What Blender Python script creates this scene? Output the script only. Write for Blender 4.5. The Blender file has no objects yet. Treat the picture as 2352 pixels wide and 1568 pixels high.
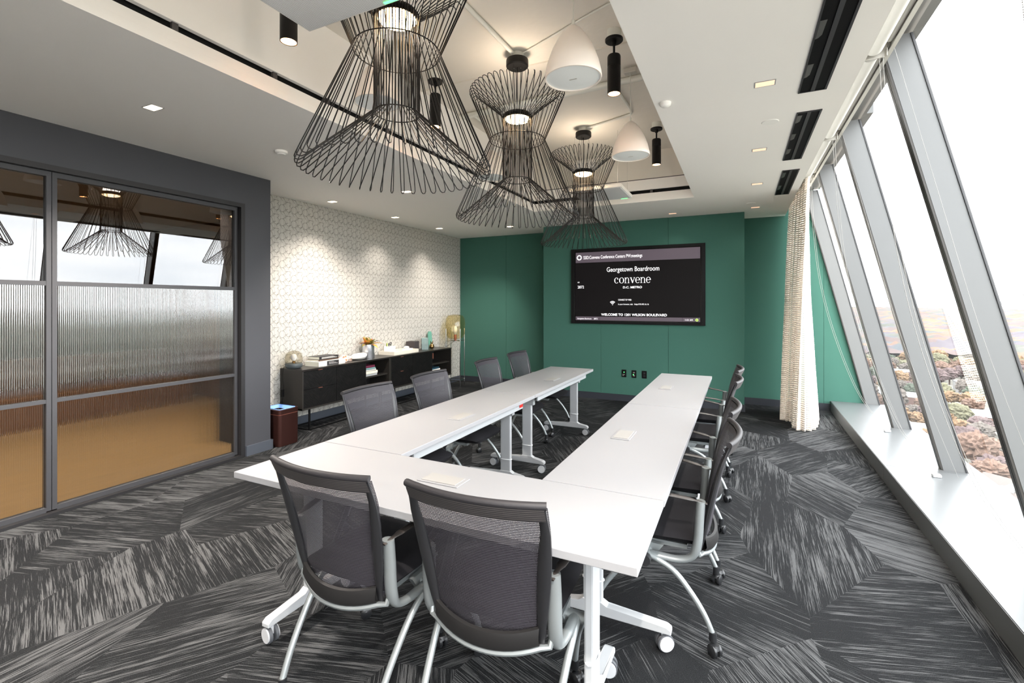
import bpy, bmesh, math, random
from mathutils import Vector, Matrix, noise
random.seed(7)
PI = math.pi
C = bpy.context.scene.collection
S = bpy.context.scene

# ------------------------------------------------------------------ camera
cam = bpy.data.cameras.new('camera'); camo = bpy.data.objects.new('camera', cam); C.objects.link(camo)
cam.sensor_width = 36; cam.lens = 1085/2352*36
cam.shift_y = -(784-697)/2352
cam.clip_start = 0.05; cam.clip_end = 9000
camo.location = (0, 0, 1.52)
camo.rotation_euler = (PI/2, 0, math.atan2(523, 1085))
S.camera = camo

# ------------------------------------------------------------------ world: overcast sky
W = bpy.data.worlds.new('world'); S.world = W; W.use_nodes = True
nt = W.node_tree; nt.nodes.clear()
wo = nt.nodes.new('ShaderNodeOutputWorld'); bg = nt.nodes.new('ShaderNodeBackground')
tc = nt.nodes.new('ShaderNodeTexCoord'); mp = nt.nodes.new('ShaderNodeMapping')
mp.inputs['Scale'].default_value = (1.2, 1.2, 5.0)
nz = nt.nodes.new('ShaderNodeTexNoise'); nz.inputs['Scale'].default_value = 2.6; nz.inputs['Detail'].default_value = 6
cr = nt.nodes.new('ShaderNodeValToRGB')
cr.color_ramp.elements[0].position = .32; cr.color_ramp.elements[0].color = (.74, .77, .81, 1)
cr.color_ramp.elements[1].position = .66; cr.color_ramp.elements[1].color = (1, .99, .98, 1)
nt.links.new(tc.outputs['Generated'], mp.inputs[0]); nt.links.new(mp.outputs[0], nz.inputs[0])
nt.links.new(nz.outputs[0], cr.inputs[0]); nt.links.new(cr.outputs[0], bg.inputs[0])
bg.inputs[1].default_value = 2.8
nt.links.new(bg.outputs[0], wo.inputs[0])

# ------------------------------------------------------------------ exposure
vs = S.view_settings
vs.view_transform = 'Standard'; vs.look = 'None'; vs.gamma = 1; vs.use_curve_mapping = False
vs.exposure = 2.92
S.cycles.max_bounces = 12; S.cycles.diffuse_bounces = 8; S.cycles.glossy_bounces = 4
S.cycles.transmission_bounces = 8; S.cycles.transparent_max_bounces = 24
S.cycles.caustics_reflective = False; S.cycles.caustics_refractive = False
S.cycles.sample_clamp_indirect = 6; S.cycles.use_denoising = True

# ------------------------------------------------------------------ materials
def lin(c):
    return tuple((v/255/12.92 if v/255 <= .04045 else ((v/255+.055)/1.055)**2.4) for v in c)
MATS = {}
def mat(name, rgb, rough=.5, metal=0, spec=.5, emit=None, es=0, bump=None, trans=0, ior=1.5, vary=None, srgb=True):
    m = bpy.data.materials.new(name); m.use_nodes = True
    n = m.node_tree; b = n.nodes['Principled BSDF']
    col = lin(rgb) if srgb else rgb
    b.inputs['Base Color'].default_value = (*col, 1)
    b.inputs['Roughness'].default_value = rough; b.inputs['Metallic'].default_value = metal
    b.inputs['Specular IOR Level'].default_value = spec
    b.inputs['IOR'].default_value = ior
    b.inputs['Transmission Weight'].default_value = trans
    if emit:
        b.inputs['Emission Color'].default_value = (*lin(emit), 1); b.inputs['Emission Strength'].default_value = es
    t = None
    if bump or vary:
        t = n.nodes.new('ShaderNodeTexCoord')
    if bump:   # (scale, strength, distance)
        q = n.nodes.new('ShaderNodeTexNoise'); q.inputs['Scale'].default_value = bump[0]; q.inputs['Detail'].default_value = 3
        bu = n.nodes.new('ShaderNodeBump'); bu.inputs['Strength'].default_value = bump[1]; bu.inputs['Distance'].default_value = bump[2]
        n.links.new(t.outputs['Object'], q.inputs[0]); n.links.new(q.outputs[0], bu.inputs['Height']); n.links.new(bu.outputs[0], b.inputs['Normal'])
    if vary:   # (scale xyz, amount, detail)
        mpp = n.nodes.new('ShaderNodeMapping'); mpp.inputs['Scale'].default_value = vary[0]
        q = n.nodes.new('ShaderNodeTexNoise'); q.inputs['Scale'].default_value = 1; q.inputs['Detail'].default_value = vary[2]
        mx = n.nodes.new('ShaderNodeMix'); mx.data_type = 'RGBA'
        a = vary[1]
        mx.inputs[6].default_value = (*[c*(1-a) for c in col], 1); mx.inputs[7].default_value = (*[min(1, c*(1+a)) for c in col], 1)
        n.links.new(t.outputs['Object'], mpp.inputs[0]); n.links.new(mpp.outputs[0], q.inputs[0])
        n.links.new(q.outputs[0], mx.inputs[0]); n.links.new(mx.outputs[2], b.inputs['Base Color'])
    MATS[name] = m
    return m

# tiny expression compiler for node maths
class NX:
    def __init__(s, tree): s.t = tree
    def op(s, o, *a, clamp=False):
        n = s.t.nodes.new('ShaderNodeMath'); n.operation = o; n.use_clamp = clamp
        for i, v in enumerate(a):
            if isinstance(v, (int, float)): n.inputs[i].default_value = v
            else: s.t.links.new(v, n.inputs[i])
        return n.outputs[0]

M_white = mat('white_paint', (242, 240, 236), .75, spec=.25, bump=(14, .05, .01))
M_ceil = mat('ceiling_paint', (246, 243, 239), .8, spec=.2, bump=(9, .04, .01))
M_slab = mat('painted_concrete', (226, 221, 212), .85, spec=.2, bump=(6, .35, .02), vary=((1.2, 1.2, 1.2), .05, 5))
M_black = mat('black_void', (14, 13, 13), .8)
M_gap = mat('bracket_and_shadow_strip', (74, 70, 70), .6)
M_darkwall = mat('charcoal_paint', (58, 59, 64), .55, bump=(60, .06, .004))
M_base = mat('baseboard_vinyl', (66, 71, 80), .5)
M_basegreen = mat('baseboard_dark_vinyl', (44, 47, 54), .5)
M_green = mat('green_fabric', (65, 103, 92), .95, spec=.1, bump=(420, .35, .003), vary=((260, 260, 260), .16, 2))
M_lam = mat('white_laminate', (140, 140, 142), .32, spec=.45)
M_hatch = mat('hatch_lid_plastic', (146, 144, 141), .4)
M_tmetal = mat('white_powder_metal', (158, 160, 162), .38, spec=.5)
M_silver = mat('silver_paint_metal', (132, 137, 138), .33, metal=.45)
M_charc = mat('charcoal_plastic', (30, 30, 32), .42)
M_armp = mat('arm_plastic', (46, 42, 40), .4)
M_seat = mat('black_seat_fabric', (24, 23, 26), .9, spec=.2, bump=(500, .4, .002), vary=((300, 300, 300), .25, 2))
M_pad = mat('black_pad', (25, 24, 24), .45)
M_wheel = mat('caster_black', (28, 29, 31), .35)
M_wheelw = mat('caster_white', (175, 177, 180), .35)
M_tyre = mat('caster_tyre', (70, 72, 76), .5)
M_wire = mat('black_wire', (28, 25, 24), .35, metal=.5)
M_canopy = mat('black_canopy', (14, 13, 13), .5, spec=.25)
M_lampw = mat('warm_diffuser', (255, 240, 220), .5, emit=(255, 214, 160), es=5)
M_spotin = mat('reflector_inner', (236, 196, 160), .35, emit=(255, 190, 130), es=1.0)
M_spotbulb = mat('lamp_bulb_lit', (255, 240, 220), .5, emit=(255, 222, 180), es=25)
M_down = mat('downlight_lit', (255, 240, 220), .5, emit=(255, 226, 190), es=1.4)
M_downdim = mat('downlight_dim', (255, 214, 190), .5, emit=(255, 205, 170), es=.12)
M_bell = mat('bell_speaker_shell', (245, 235, 226), .3, spec=.5)
M_grille = mat('speaker_grille', (244, 247, 246), .5)
M_conduit = mat('conduit_paint', (222, 222, 214), .5)
M_facade = mat('facade_metal', (100, 101, 101), .42, metal=.15)
M_cap = mat('mullion_cap_shaded', (52, 49, 46), .4, metal=.3)  # darker tone puts the shade of the room-facing fin edge into the colour
M_gask = mat('gasket_rubber', (30, 31, 34), .5)
M_sill = mat('sill_metal', (92, 94, 95), .35, metal=.1)
M_shade = mat('shade_fabric', (200, 198, 192), .7, spec=.2)
M_bracket = mat('shade_bracket', (196, 192, 184), .35, metal=.5)
M_chain = mat('bead_chain', (150, 147, 142), .35, metal=.3)
M_clear = mat('clear_plastic', (225, 228, 230), .15, trans=.15)
M_slotdark = mat('diffuser_dark', (6, 6, 8), .7, spec=.1)
M_slotgrey = mat('diffuser_rail', (38, 37, 41), .5, spec=.3)
M_plenref = mat('plenum_reflection_grey', (52, 50, 50), .4)  # grey of the reflection painted inside the diffuser plenum
M_frame = mat('partition_frame', (26, 25, 27), .5)
M_framel = mat('partition_bar', (52, 52, 55), .5)
M_ebony = mat('ebony_top', (30, 26, 25), .32, vary=((6, 90, 6), .25, 4))
M_ebonyside = mat('ebony_side', (34, 31, 28), .5, vary=((90, 90, 3), .2, 4))
M_ebonyd = mat('ebony_inner', (9, 8, 8), .5)
M_copper = mat('copper_pull', (205, 130, 112), .3, metal=.8)
M_blackm = mat('black_metal', (9, 9, 10), .5, spec=.2)
M_bin = mat('bronze_bin_metal', (74, 46, 42), .32, metal=.75)
M_bag = mat('blue_bag', (120, 165, 235), .5)
M_steel = mat('brushed_steel', (215, 217, 222), .3, metal=.9, vary=((30, 30, 2), .1, 3))
M_chrome = mat('chrome', (215, 215, 215), .12, metal=1)
M_brass = mat('brass', (180, 140, 90), .2, metal=1)
M_cream = mat('cream_ceramic', (240, 236, 228), .45)
M_paper = mat('book_pages', (226, 224, 208), .8)
M_tray = mat('pale_linen_tray', (216, 210, 196), .7)
M_soil = mat('soil', (58, 40, 32), .9)
M_darkbox = mat('dark_box', (62, 56, 58), .6)
M_stone = mat('grey_green_stone', (122, 140, 138), .6, vary=((60, 60, 60), .22, 4))
M_teal = mat('teal_enamel', (108, 164, 146), .45)
M_led = mat('green_led', (60, 230, 90), .4, emit=(70, 240, 100), es=.8)
M_red = mat('red_paint', (200, 40, 35), .4)

def schlick(tree, r0):
    """two-sided reflectance of a thin pane"""
    lw = tree.nodes.new('ShaderNodeLayerWeight'); lw.inputs[0].default_value = .5; x = NX(tree)
    return x.op('ADD', x.op('MULTIPLY', x.op('POWER', lw.outputs['Facing'], 5.0), 1-r0), r0)
def glass_thin(name, tint, refl_ior=1.5, rough=0.0, op=1.0):
    """architectural pane: fresnel glossy over tinted transparency"""
    m = bpy.data.materials.new(name); m.use_nodes = True; n = m.node_tree; n.nodes.clear()
    o = n.nodes.new('ShaderNodeOutputMaterial'); mx = n.nodes.new('ShaderNodeMixShader')
    fr = schlick(n, ((refl_ior-1)/(refl_ior+1))**2)
    tr = n.nodes.new('ShaderNodeBsdfTransparent'); tr.inputs[0].default_value = (*tint, 1)
    gl = n.nodes.new('ShaderNodeBsdfGlossy'); gl.inputs['Roughness'].default_value = rough
    n.links.new(fr, mx.inputs[0]); n.links.new(tr.outputs[0], mx.inputs[1]); n.links.new(gl.outputs[0], mx.inputs[2])
    n.links.new(mx.outputs[0], o.inputs[0]); MATS[name] = m
    return m
M_pane = glass_thin('window_glass', (.60, .615, .62), 1.45)
M_pglass = glass_thin('partition_glass', (.40, .38, .36), 1.95)
M_globe = glass_thin('amber_glass', (.93, .86, .66), 1.5)
M_smoke = glass_thin('smoked_glass', (.80, .77, .70), 1.5)

def reeded():
    m = bpy.data.materials.new('reeded_glass'); m.use_nodes = True; n = m.node_tree; n.nodes.clear()
    o = n.nodes.new('ShaderNodeOutputMaterial'); mx = n.nodes.new('ShaderNodeMixShader')
    fr = schlick(n, .16)
    rf = n.nodes.new('ShaderNodeBsdfRefraction'); rf.inputs['Color'].default_value = (.72, .70, .66, 1); rf.inputs['IOR'].default_value = 1.12; rf.inputs['Roughness'].default_value = .12
    gl = n.nodes.new('ShaderNodeBsdfGlossy'); gl.inputs['Roughness'].default_value = .05; gl.inputs['Color'].default_value = (.9, .93, .92, 1)
    n.links.new(fr, mx.inputs[0]); n.links.new(rf.outputs[0], mx.inputs[1]); n.links.new(gl.outputs[0], mx.inputs[2])
    n.links.new(mx.outputs[0], o.inputs[0]); return m
M_reed = reeded()

def carpet():
    m = bpy.data.materials.new('carpet_tile'); m.use_nodes = True; n = m.node_tree; L = n.links.new
    b = n.nodes['Principled BSDF']; b.inputs['Roughness'].default_value = .95; b.inputs['Specular IOR Level'].default_value = .15
    tc = n.nodes.new('ShaderNodeTexCoord')
    def vor(scale, rot):
        mp = n.nodes.new('ShaderNodeMapping'); mp.inputs['Rotation'].default_value = (0, 0, rot); mp.inputs['Scale'].default_value = (1.0, .55, 1)
        v = n.nodes.new('ShaderNodeTexVoronoi'); v.voronoi_dimensions = '2D'; v.inputs['Scale'].default_value = scale; v.inputs['Randomness'].default_value = .9
        L(tc.outputs['Object'], mp.inputs[0]); L(mp.outputs[0], v.inputs[0]); return v
    x = NX(n)
    v1 = vor(2.0, .6)
    sep = n.nodes.new('ShaderNodeSeparateColor'); L(v1.outputs['Color'], sep.inputs[0])
    # one of a few directions per patch
    ang = x.op('MULTIPLY', x.op('FLOOR', x.op('MULTIPLY', sep.outputs[0], 5.99)), .62)
    ang = x.op('ADD', ang, .35)
    rot = n.nodes.new('ShaderNodeVectorRotate'); rot.rotation_type = 'Z_AXIS'
    L(tc.outputs['Object'], rot.inputs['Vector']); L(ang, rot.inputs['Angle'])
    off = n.nodes.new('ShaderNodeVectorMath'); off.operation = 'ADD'
    L(rot.outputs[0], off.inputs[0]); L(v1.outputs['Color'], off.inputs[1])
    def strn(sx, sy, det, rough=.5):
        mp = n.nodes.new('ShaderNodeMapping'); mp.inputs['Scale'].default_value = (sx, sy, 1)
        q = n.nodes.new('ShaderNodeTexNoise'); q.noise_dimensions = '2D'; q.inputs['Scale'].default_value = 1; q.inputs['Detail'].default_value = det; q.inputs['Roughness'].default_value = rough
        L(off.outputs[0], mp.inputs[0]); L(mp.outputs[0], q.inputs[0]); return q.outputs[0]
    fine = strn(4.0, 190, 3, .7)       # yarn streaks
    mid = strn(1.3, 36, 4, .62)      # bands
    pat = strn(1.2, 2.2, 2)         # big light/dark patches
    val = x.op('ADD', x.op('MULTIPLY', fine, 1.5), x.op('MULTIPLY', mid, .95))
    val = x.op('ADD', val, x.op('MULTIPLY', pat, .65))
    val = x.op('ADD', val, x.op('MULTIPLY', x.op('SUBTRACT', sep.outputs[1], .5), .22))
    val = x.op('MULTIPLY', x.op('SUBTRACT', val, 1.60), 6.5, clamp=True)
    gr = n.nodes.new('ShaderNodeTexNoise'); gr.inputs['Scale'].default_value = 330; gr.inputs['Detail'].default_value = 2
    L(tc.outputs['Object'], gr.inputs[0])
    g = x.op('MULTIPLY', x.op('SUBTRACT', gr.outputs[0], .5), 2.2)
    fac = x.op('ADD', x.op('MULTIPLY', val, .85), x.op('MULTIPLY', g, .5), clamp=True)
    mx = n.nodes.new('ShaderNodeMix'); mx.data_type = 'RGBA'
    mx.inputs[6].default_value = (*lin((14, 15, 17)), 1); mx.inputs[7].default_value = (*lin((77, 78, 79)), 1)
    L(fac, mx.inputs[0]); L(mx.outputs[2], b.inputs['Base Color'])
    bu = n.nodes.new('ShaderNodeBump'); bu.inputs['Strength'].default_value = .5; bu.inputs['Distance'].default_value = .004
    L(fac, bu.inputs['Height']); L(bu.outputs[0], b.inputs['Normal'])
    return m
M_carpet = carpet()

def wallpaper():
    m = bpy.data.materials.new('line_wallpaper'); m.use_nodes = True; n = m.node_tree; L = n.links.new
    b = n.nodes['Principled BSDF']; b.inputs['Roughness'].default_value = .7; b.inputs['Specular IOR Level'].default_value = .25
    tc = n.nodes.new('ShaderNodeTexCoord'); sp = n.nodes.new('ShaderNodeSeparateXYZ'); L(tc.outputs['Object'], sp.inputs[0])
    x = NX(n); U = .0425
    X = x.op('MULTIPLY', x.op('FRACT', x.op('DIVIDE', sp.outputs[1], 4*U)), 4)
    Y = x.op('MULTIPLY', x.op('FRACT', x.op('DIVIDE', sp.outputs[2], 4*U)), 4)
    w = .05
    acc = []
    def line(d): return x.op('LESS_THAN', x.op('ABSOLUTE', d), w)
    def ring(cx, cy, r, half=None):
        dx = x.op('SUBTRACT', X, cx); dy = x.op('SUBTRACT', Y, cy)
        d = x.op('SQRT', x.op('ADD', x.op('MULTIPLY', dx, dx), x.op('MULTIPLY', dy, dy)))
        v = line(x.op('SUBTRACT', d, r))
        for h in (half or ''):
            c = {'R': (dx, 'GREATER_THAN'), 'L': (dx, 'LESS_THAN'), 'T': (dy, 'GREATER_THAN'), 'B': (dy, 'LESS_THAN')}[h]
            v = x.op('MULTIPLY', v, x.op(c[1], c[0], 0))
        acc.append(v)
    ring(1, 3, 1); ring(1, 1, 1, 'R'); ring(3, 3.2, .98, 'R'); ring(3, 2, 1, 'TL'); ring(3, .9, .95, 'BR'); ring(4, 1.4, 1, 'TL'); ring(0, 1, 1, 'TR'); ring(3, 0, 1, 'TL')
    hl = x.op('MULTIPLY', line(x.op('SUBTRACT', Y, 1.0)), x.op('GREATER_THAN', X, 2)); acc.append(hl)
    dg = x.op('MULTIPLY', line(x.op('MULTIPLY', x.op('ADD', x.op('SUBTRACT', Y, 3), x.op('SUBTRACT', X, 2)), .7)), x.op('MULTIPLY', x.op('GREATER_THAN', X, 2), x.op('LESS_THAN', X, 3))); acc.append(dg)
    vl = line(x.op('SUBTRACT', x.op('FRACT', X), .5))
    tot = acc[0]
    for a in acc[1:]: tot = x.op('MAXIMUM', tot, a)
    tot = x.op('MAXIMUM', x.op('MULTIPLY', tot, .75), x.op('MULTIPLY', vl, .36))
    mx = n.nodes.new('ShaderNodeMix'); mx.data_type = 'RGBA'
    mx.inputs[6].default_value = (*lin((188, 185, 178)), 1); mx.inputs[7].default_value = (*lin((62, 54, 48)), 1)
    L(tot, mx.inputs[0]); L(mx.outputs[2], b.inputs['Base Color'])
    return m
M_wallp = wallpaper()

def mesh_weave(name, ca, cb, pu, pv, hole_u, hole_v, uvmap=True):
    """woven open mesh: yarns along u and v with see-through holes (UV in metres)"""
    m = bpy.data.materials.new(name); m.use_nodes = True; n = m.node_tree; L = n.links.new
    b = n.nodes['Principled BSDF']; b.inputs['Roughness'].default_value = .6
    o = [q for q in n.nodes if q.type == 'OUTPUT_MATERIAL'][0]
    tc = n.nodes.new('ShaderNodeTexCoord'); sp = n.nodes.new('ShaderNodeSeparateXYZ'); L(tc.outputs['UV'], sp.inputs[0])
    x = NX(n)
    fu = x.op('FRACT', x.op('DIVIDE', sp.outputs[0], pu)); fv = x.op('FRACT', x.op('DIVIDE', sp.outputs[1], pv))
    hole = x.op('MULTIPLY', x.op('LESS_THAN', fu, hole_u), x.op('LESS_THAN', fv, hole_v))
    tr = n.nodes.new('ShaderNodeBsdfTransparent'); mx = n.nodes.new('ShaderNodeMixShader')
    mc = n.nodes.new('ShaderNodeMix'); mc.data_type = 'RGBA'
    mc.inputs[6].default_value = (*lin(ca), 1); mc.inputs[7].default_value = (*lin(cb), 1)
    L(x.op('GREATER_THAN', fv, hole_v+(1-hole_v)*.5), mc.inputs[0]); L(mc.outputs[2], b.inputs['Base Color'])
    L(hole, mx.inputs[0]); L(b.outputs[0], mx.inputs[1]); L(tr.outputs[0], mx.inputs[2]); L(mx.outputs[0], o.inputs[0])
    return m
M_mesh = mesh_weave('chair_mesh_weave', (35, 33, 39), (64, 61, 67), .0042, .0062, .5, .42)
M_meshband = mesh_weave('chair_mesh_hem', (30, 28, 31), (66, 62, 60), .006, .007, 0, 0)
M_curt = mesh_weave('curtain_weave', (234, 222, 208), (250, 245, 237), .016, .026, .62, .34)

def herring():
    m = bpy.data.materials.new('ebony_herringbone'); m.use_nodes = True; n = m.node_tree; L = n.links.new
    b = n.nodes['Principled BSDF']; b.inputs['Roughness'].default_value = .5; b.inputs['Specular IOR Level'].default_value = .25
    tc = n.nodes.new('ShaderNodeTexCoord'); x = NX(n)
    sp = n.nodes.new('ShaderNodeSeparateXYZ'); L(tc.outputs['UV'], sp.inputs[0])
    d = x.op('ADD', x.op('ABSOLUTE', sp.outputs[0]), sp.outputs[1])
    e = x.op('SUBTRACT', x.op('ABSOLUTE', sp.outputs[0]), sp.outputs[1])
    cb = n.nodes.new('ShaderNodeCombineXYZ'); L(x.op('MULTIPLY', e, 95), cb.inputs[0]); L(x.op('MULTIPLY', d, 8), cb.inputs[1])
    q = n.nodes.new('ShaderNodeTexNoise'); q.inputs['Scale'].default_value = 1; q.inputs['Detail'].default_value = 4; L(cb.outputs[0], q.inputs[0])
    r = n.nodes.new('ShaderNodeValToRGB'); r.color_ramp.elements[0].position = .42; r.color_ramp.elements[0].color = (*lin((3, 3, 3)), 1)
    r.color_ramp.elements[1].position = .72; r.color_ramp.elements[1].color = (*lin((27, 25, 25)), 1)
    L(q.outputs[0], r.inputs[0]); L(r.outputs[0], b.inputs['Base Color'])
    bu = n.nodes.new('ShaderNodeBump'); bu.inputs['Strength'].default_value = .6; bu.inputs['Distance'].default_value = .002
    L(q.outputs[0], bu.inputs['Height']); L(bu.outputs[0], b.inputs['Normal']); return m
M_herr = herring()

# ------------------------------------------------------------------ geometry helpers
def xf(bm, verts, M): bmesh.ops.transform(bm, matrix=M, verts=verts)
def bx(bm, x0, x1, y0, y1, z0, z1, bev=0, seg=1):
    r = bmesh.ops.create_cube(bm, size=1); vs_ = r['verts']
    xf(bm, vs_, Matrix.Translation(((x0+x1)/2, (y0+y1)/2, (z0+z1)/2)) @ Matrix.Diagonal((abs(x1-x0), abs(y1-y0), abs(z1-z0), 1)))
    if bev:
        es = list({e for v in vs_ for e in v.link_edges})
        bmesh.ops.bevel(bm, geom=es, offset=bev, segments=seg, affect='EDGES', profile=.6)
    return bm
def prism(bm, pts, axis, a0, a1):
    """extrude a 2D polygon; axis 'y': pts are (x,z); 'x': pts are (y,z); 'z': pts are (x,y)"""
    f = {'y': lambda p, a: (p[0], a, p[1]), 'x': lambda p, a: (a, p[0], p[1]), 'z': lambda p, a: (p[0], p[1], a)}[axis]
    A = [bm.verts.new(f(p, a0)) for p in pts]; B = [bm.verts.new(f(p, a1)) for p in pts]
    bm.faces.new(A); bm.faces.new(B[::-1])
    for i in range(len(pts)):
        j = (i+1) % len(pts); bm.faces.new((A[j], A[i], B[i], B[j]))
    return bm
def lathe(bm, prof, cx=0, cy=0, n=24, cap=True):
    rings = []
    for r, z in prof:
        if r < 1e-5: rings.append([bm.verts.new((cx, cy, z))])
        else: rings.append([bm.verts.new((cx+r*math.cos(2*PI*k/n), cy+r*math.sin(2*PI*k/n), z)) for k in range(n)])
    for a, b_ in zip(rings, rings[1:]):
        for k in range(n):
            q = (k+1) % n
            if len(a) == 1 and len(b_) == 1: continue
            if len(a) == 1: bm.faces.new((a[0], b_[q], b_[k]))
            elif len(b_) == 1: bm.faces.new((a[k], a[q], b_[0]))
            else: bm.faces.new((a[k], a[q], b_[q], b_[k]))
    if cap:
        if len(rings[0]) > 1: bm.faces.new(rings[0][::-1])
        if len(rings[-1]) > 1: bm.faces.new(rings[-1])
    return bm
def tube(bm, pts, r, n=8, closed=False, cap=True, flat=None):
    """sweep a circle (or an oval when flat=(ratio, updir)) along points; r number or list"""
    P = [Vector(p) for p in pts]; m = len(P)
    R = r if isinstance(r, (list, tuple)) else [r]*m
    T = []
    for i in range(m):
        a = P[(i-1) % m] if (closed or i > 0) else P[i]; b_ = P[(i+1) % m] if (closed or i < m-1) else P[i]
        T.append((b_-a).normalized())
    up = Vector(flat[1]) if flat else (Vector((0, 0, 1)) if abs(T[0].z) < .9 else Vector((1, 0, 0)))
    N = (up - T[0]*up.dot(T[0])).normalized(); rings = []
    for i in range(m):
        N = ((up if flat else N) - T[i]*(up if flat else N).dot(T[i]))
        N = N.normalized() if N.length > 1e-6 else Vector((1, 0, 0))
        B = T[i].cross(N)
        k1 = flat[0] if flat else 1
        rings.append([bm.verts.new(P[i] + N*(math.cos(2*PI*k/n)*R[i]*k1) + B*(math.sin(2*PI*k/n)*R[i])) for k in range(n)])
    rr = list(zip(rings, rings[1:])) + ([(rings[-1], rings[0])] if closed else [])
    for a, b_ in rr:
        for k in range(n):
            q = (k+1) % n; bm.faces.new((a[k], a[q], b_[q], b_[k]))
    if cap and not closed: bm.faces.new(rings[0][::-1]); bm.faces.new(rings[-1])
    return bm
def cyl(bm, p0, p1, r, n=16): return tube(bm, [p0, p1], r, n)
def spline(pts, k=6):
    P = [Vector(p) for p in pts]; out = []
    for i in range(len(P)-1):
        p0 = P[max(i-1, 0)]; p1 = P[i]; p2 = P[i+1]; p3 = P[min(i+2, len(P)-1)]
        for j in range(k):
            t = j/k
            out.append(.5*((2*p1)+(-p0+p2)*t+(2*p0-5*p1+4*p2-p3)*t*t+(-p0+3*p1-3*p2+p3)*t**3))
    out.append(P[-1]); return out
def grid(bm, rows, uvs=None):
    """rows: list of lists of points -> quad sheet, UVs in metres"""
    V = [[bm.verts.new(p) for p in r] for r in rows]
    uv = bm.loops.layers.uv.verify() if uvs else None
    for i in range(len(V)-1):
        for j in range(len(V[0])-1):
            f = bm.faces.new((V[i][j], V[i][j+1], V[i+1][j+1], V[i+1][j]))
            if uvs:
                for l, (a, b_) in zip(f.loops, ((i, j), (i, j+1), (i+1, j+1), (i+1, j))): l[uv].uv = uvs[a][b_]
    return bm
def new(): return bmesh.new()
def obj(name, bm, m, parent=None, smooth=False, loc=None, rot=None, angle=40):
    me = bpy.data.meshes.new(name)
    bmesh.ops.recalc_face_normals(bm, faces=bm.faces)
    bm.to_mesh(me); bm.free()
    me.materials.append(m)
    if smooth:
        me.shade_smooth()
        try: me.set_sharp_from_angle(angle=math.radians(angle))
        except Exception: pass
    o = bpy.data.objects.new(name, me); C.objects.link(o)
    if parent: o.parent = parent
    if loc: o.location = loc
    if rot: o.rotation_euler = rot
    return o
def thing(name, label, cat, loc=(0, 0, 0), rz=0, group=None):
    o = bpy.data.objects.new(name, None); C.objects.link(o); o.empty_display_size = .1
    o.location = loc; o.rotation_euler = (0, 0, rz); o['label'] = label; o['category'] = cat
    if group: o['group'] = group
    return o
def tag(o, label, cat, group=None):
    o['label'] = label; o['category'] = cat
    if group: o['group'] = group
    return o
def struct(name, bm, m, parent=None, smooth=False):
    o = obj(name, bm, m, parent, smooth)
    if not parent: o['kind'] = 'structure'
    return o
def dup(root, loc, rz=0, label=None, scale=None):
    r = root.copy(); C.objects.link(r); r.location = loc; r.rotation_euler = (0, 0, rz)
    if scale: r.scale = scale
    if label: r['label'] = label
    for ch in list(root.children):
        c = ch.copy(); C.objects.link(c); c.parent = r
        for g in ch.children:
            d = g.copy(); C.objects.link(d); d.parent = c
    return r

# ================================================================== SETTING
CZ = 2.81          # ceiling height
SLAB = 3.45        # slab above the raised ceiling tray
bm = new(); bx(bm, -9.2, 1.76, -3.2, 8.15, -.12, 0); struct('floor', bm, M_carpet)

# --- left: charcoal wall with the glazed opening, its return, the papered wall
bm = new()
bx(bm, -4.60, -4.43, -3.0, 3.07, 2.505, 2.86); bx(bm, -4.60, -4.43, 3.07, 3.27, 0, 2.86); bx(bm, -5.12, -4.43, 3.27, 3.36, 0, 2.86); bx(bm, -4.60, -4.43, -3.0, -1.2, 0, 2.505)
struct('wall_left', bm, M_darkwall)
bm = new(); bx(bm, -4.43, -4.412, 3.085, 3.378, .0, .1); bx(bm, -5.0, -4.412, 3.36, 3.378, 0, .1); struct('baseboard_left', bm, M_base)
bm = new(); bx(bm, -5.12, -5.0, 3.36, 8.1, 0, 2.86); struct('wall_papered', bm, M_wallp)
bm = new(); bx(bm, -5.0, -4.985, 3.378, 8.0, 0, .1); struct('baseboard_papered', bm, M_base)

# --- back wall: substrate, fabric panels (each its own), baseboards
bm = new(); prism(bm, [(-5.12, 0), (1.72, 0), (.95, 3.2), (-5.12, 3.2)], 'y', 8.03, 8.15); bx(bm, -2.955, .035, 7.43, 8.03, 0, 2.86)
wb = struct('wall_back', bm, M_green)
bm = new(); bx(bm, -2.955, .035, 7.43, 8.03, 2.8, 2.86); bm.free()
def panel(x0, x1, y0, y1, z0=.1, z1=2.81):
    b = new(); bx(b, x0+.0015, x1-.0015, y0, y1, z0, z1, .002); obj('fabric_panel', b, M_green, wb)
for a, b_ in ((-5.0, -3.98), (-3.98, -2.98)): panel(a, b_, 8.0, 8.03)
bm = new(); prism(bm, [(.0615, .1), (1.0785, .1), (1.0785, 2.68), (1.045, 2.81), (.0615, 2.81)], 'y', 8.0, 8.03); obj('fabric_panel', bm, M_green, wb)
bm = new(); prism(bm, [(1.082, .1), (1.70, .1), (1.082, 2.68)], 'y', 8.0, 8.03); obj('fabric_panel', bm, M_green, wb)
for a, b_ in ((-2.98, -1.995), (-1.995, -.965), (-.965, .06)): panel(a, b_, 7.4, 7.43)
bm = new(); bx(bm, .035, .06, 7.43, 8.0, .1, 2.81, .002); obj('fabric_panel', bm, M_green, wb)
bm = new(); bx(bm, -2.98, -2.955, 7.43, 8.0, .1, 2.81, .002); obj('fabric_panel', bm, M_green, wb)
bm = new(); bx(bm, -4.985, -2.99, 7.985, 8.03, 0, .1); bx(bm, -2.99, .07, 7.388, 7.43, 0, .1); bx(bm, .035, .07, 7.43, 8.0, 0, .1); bx(bm, -2.99, -2.955, 7.43, 8.0, 0, .1); bx(bm, .07, 1.2, 7.985, 8.03, 0, .1)
struct('baseboard_back', bm, M_basegreen)
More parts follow.
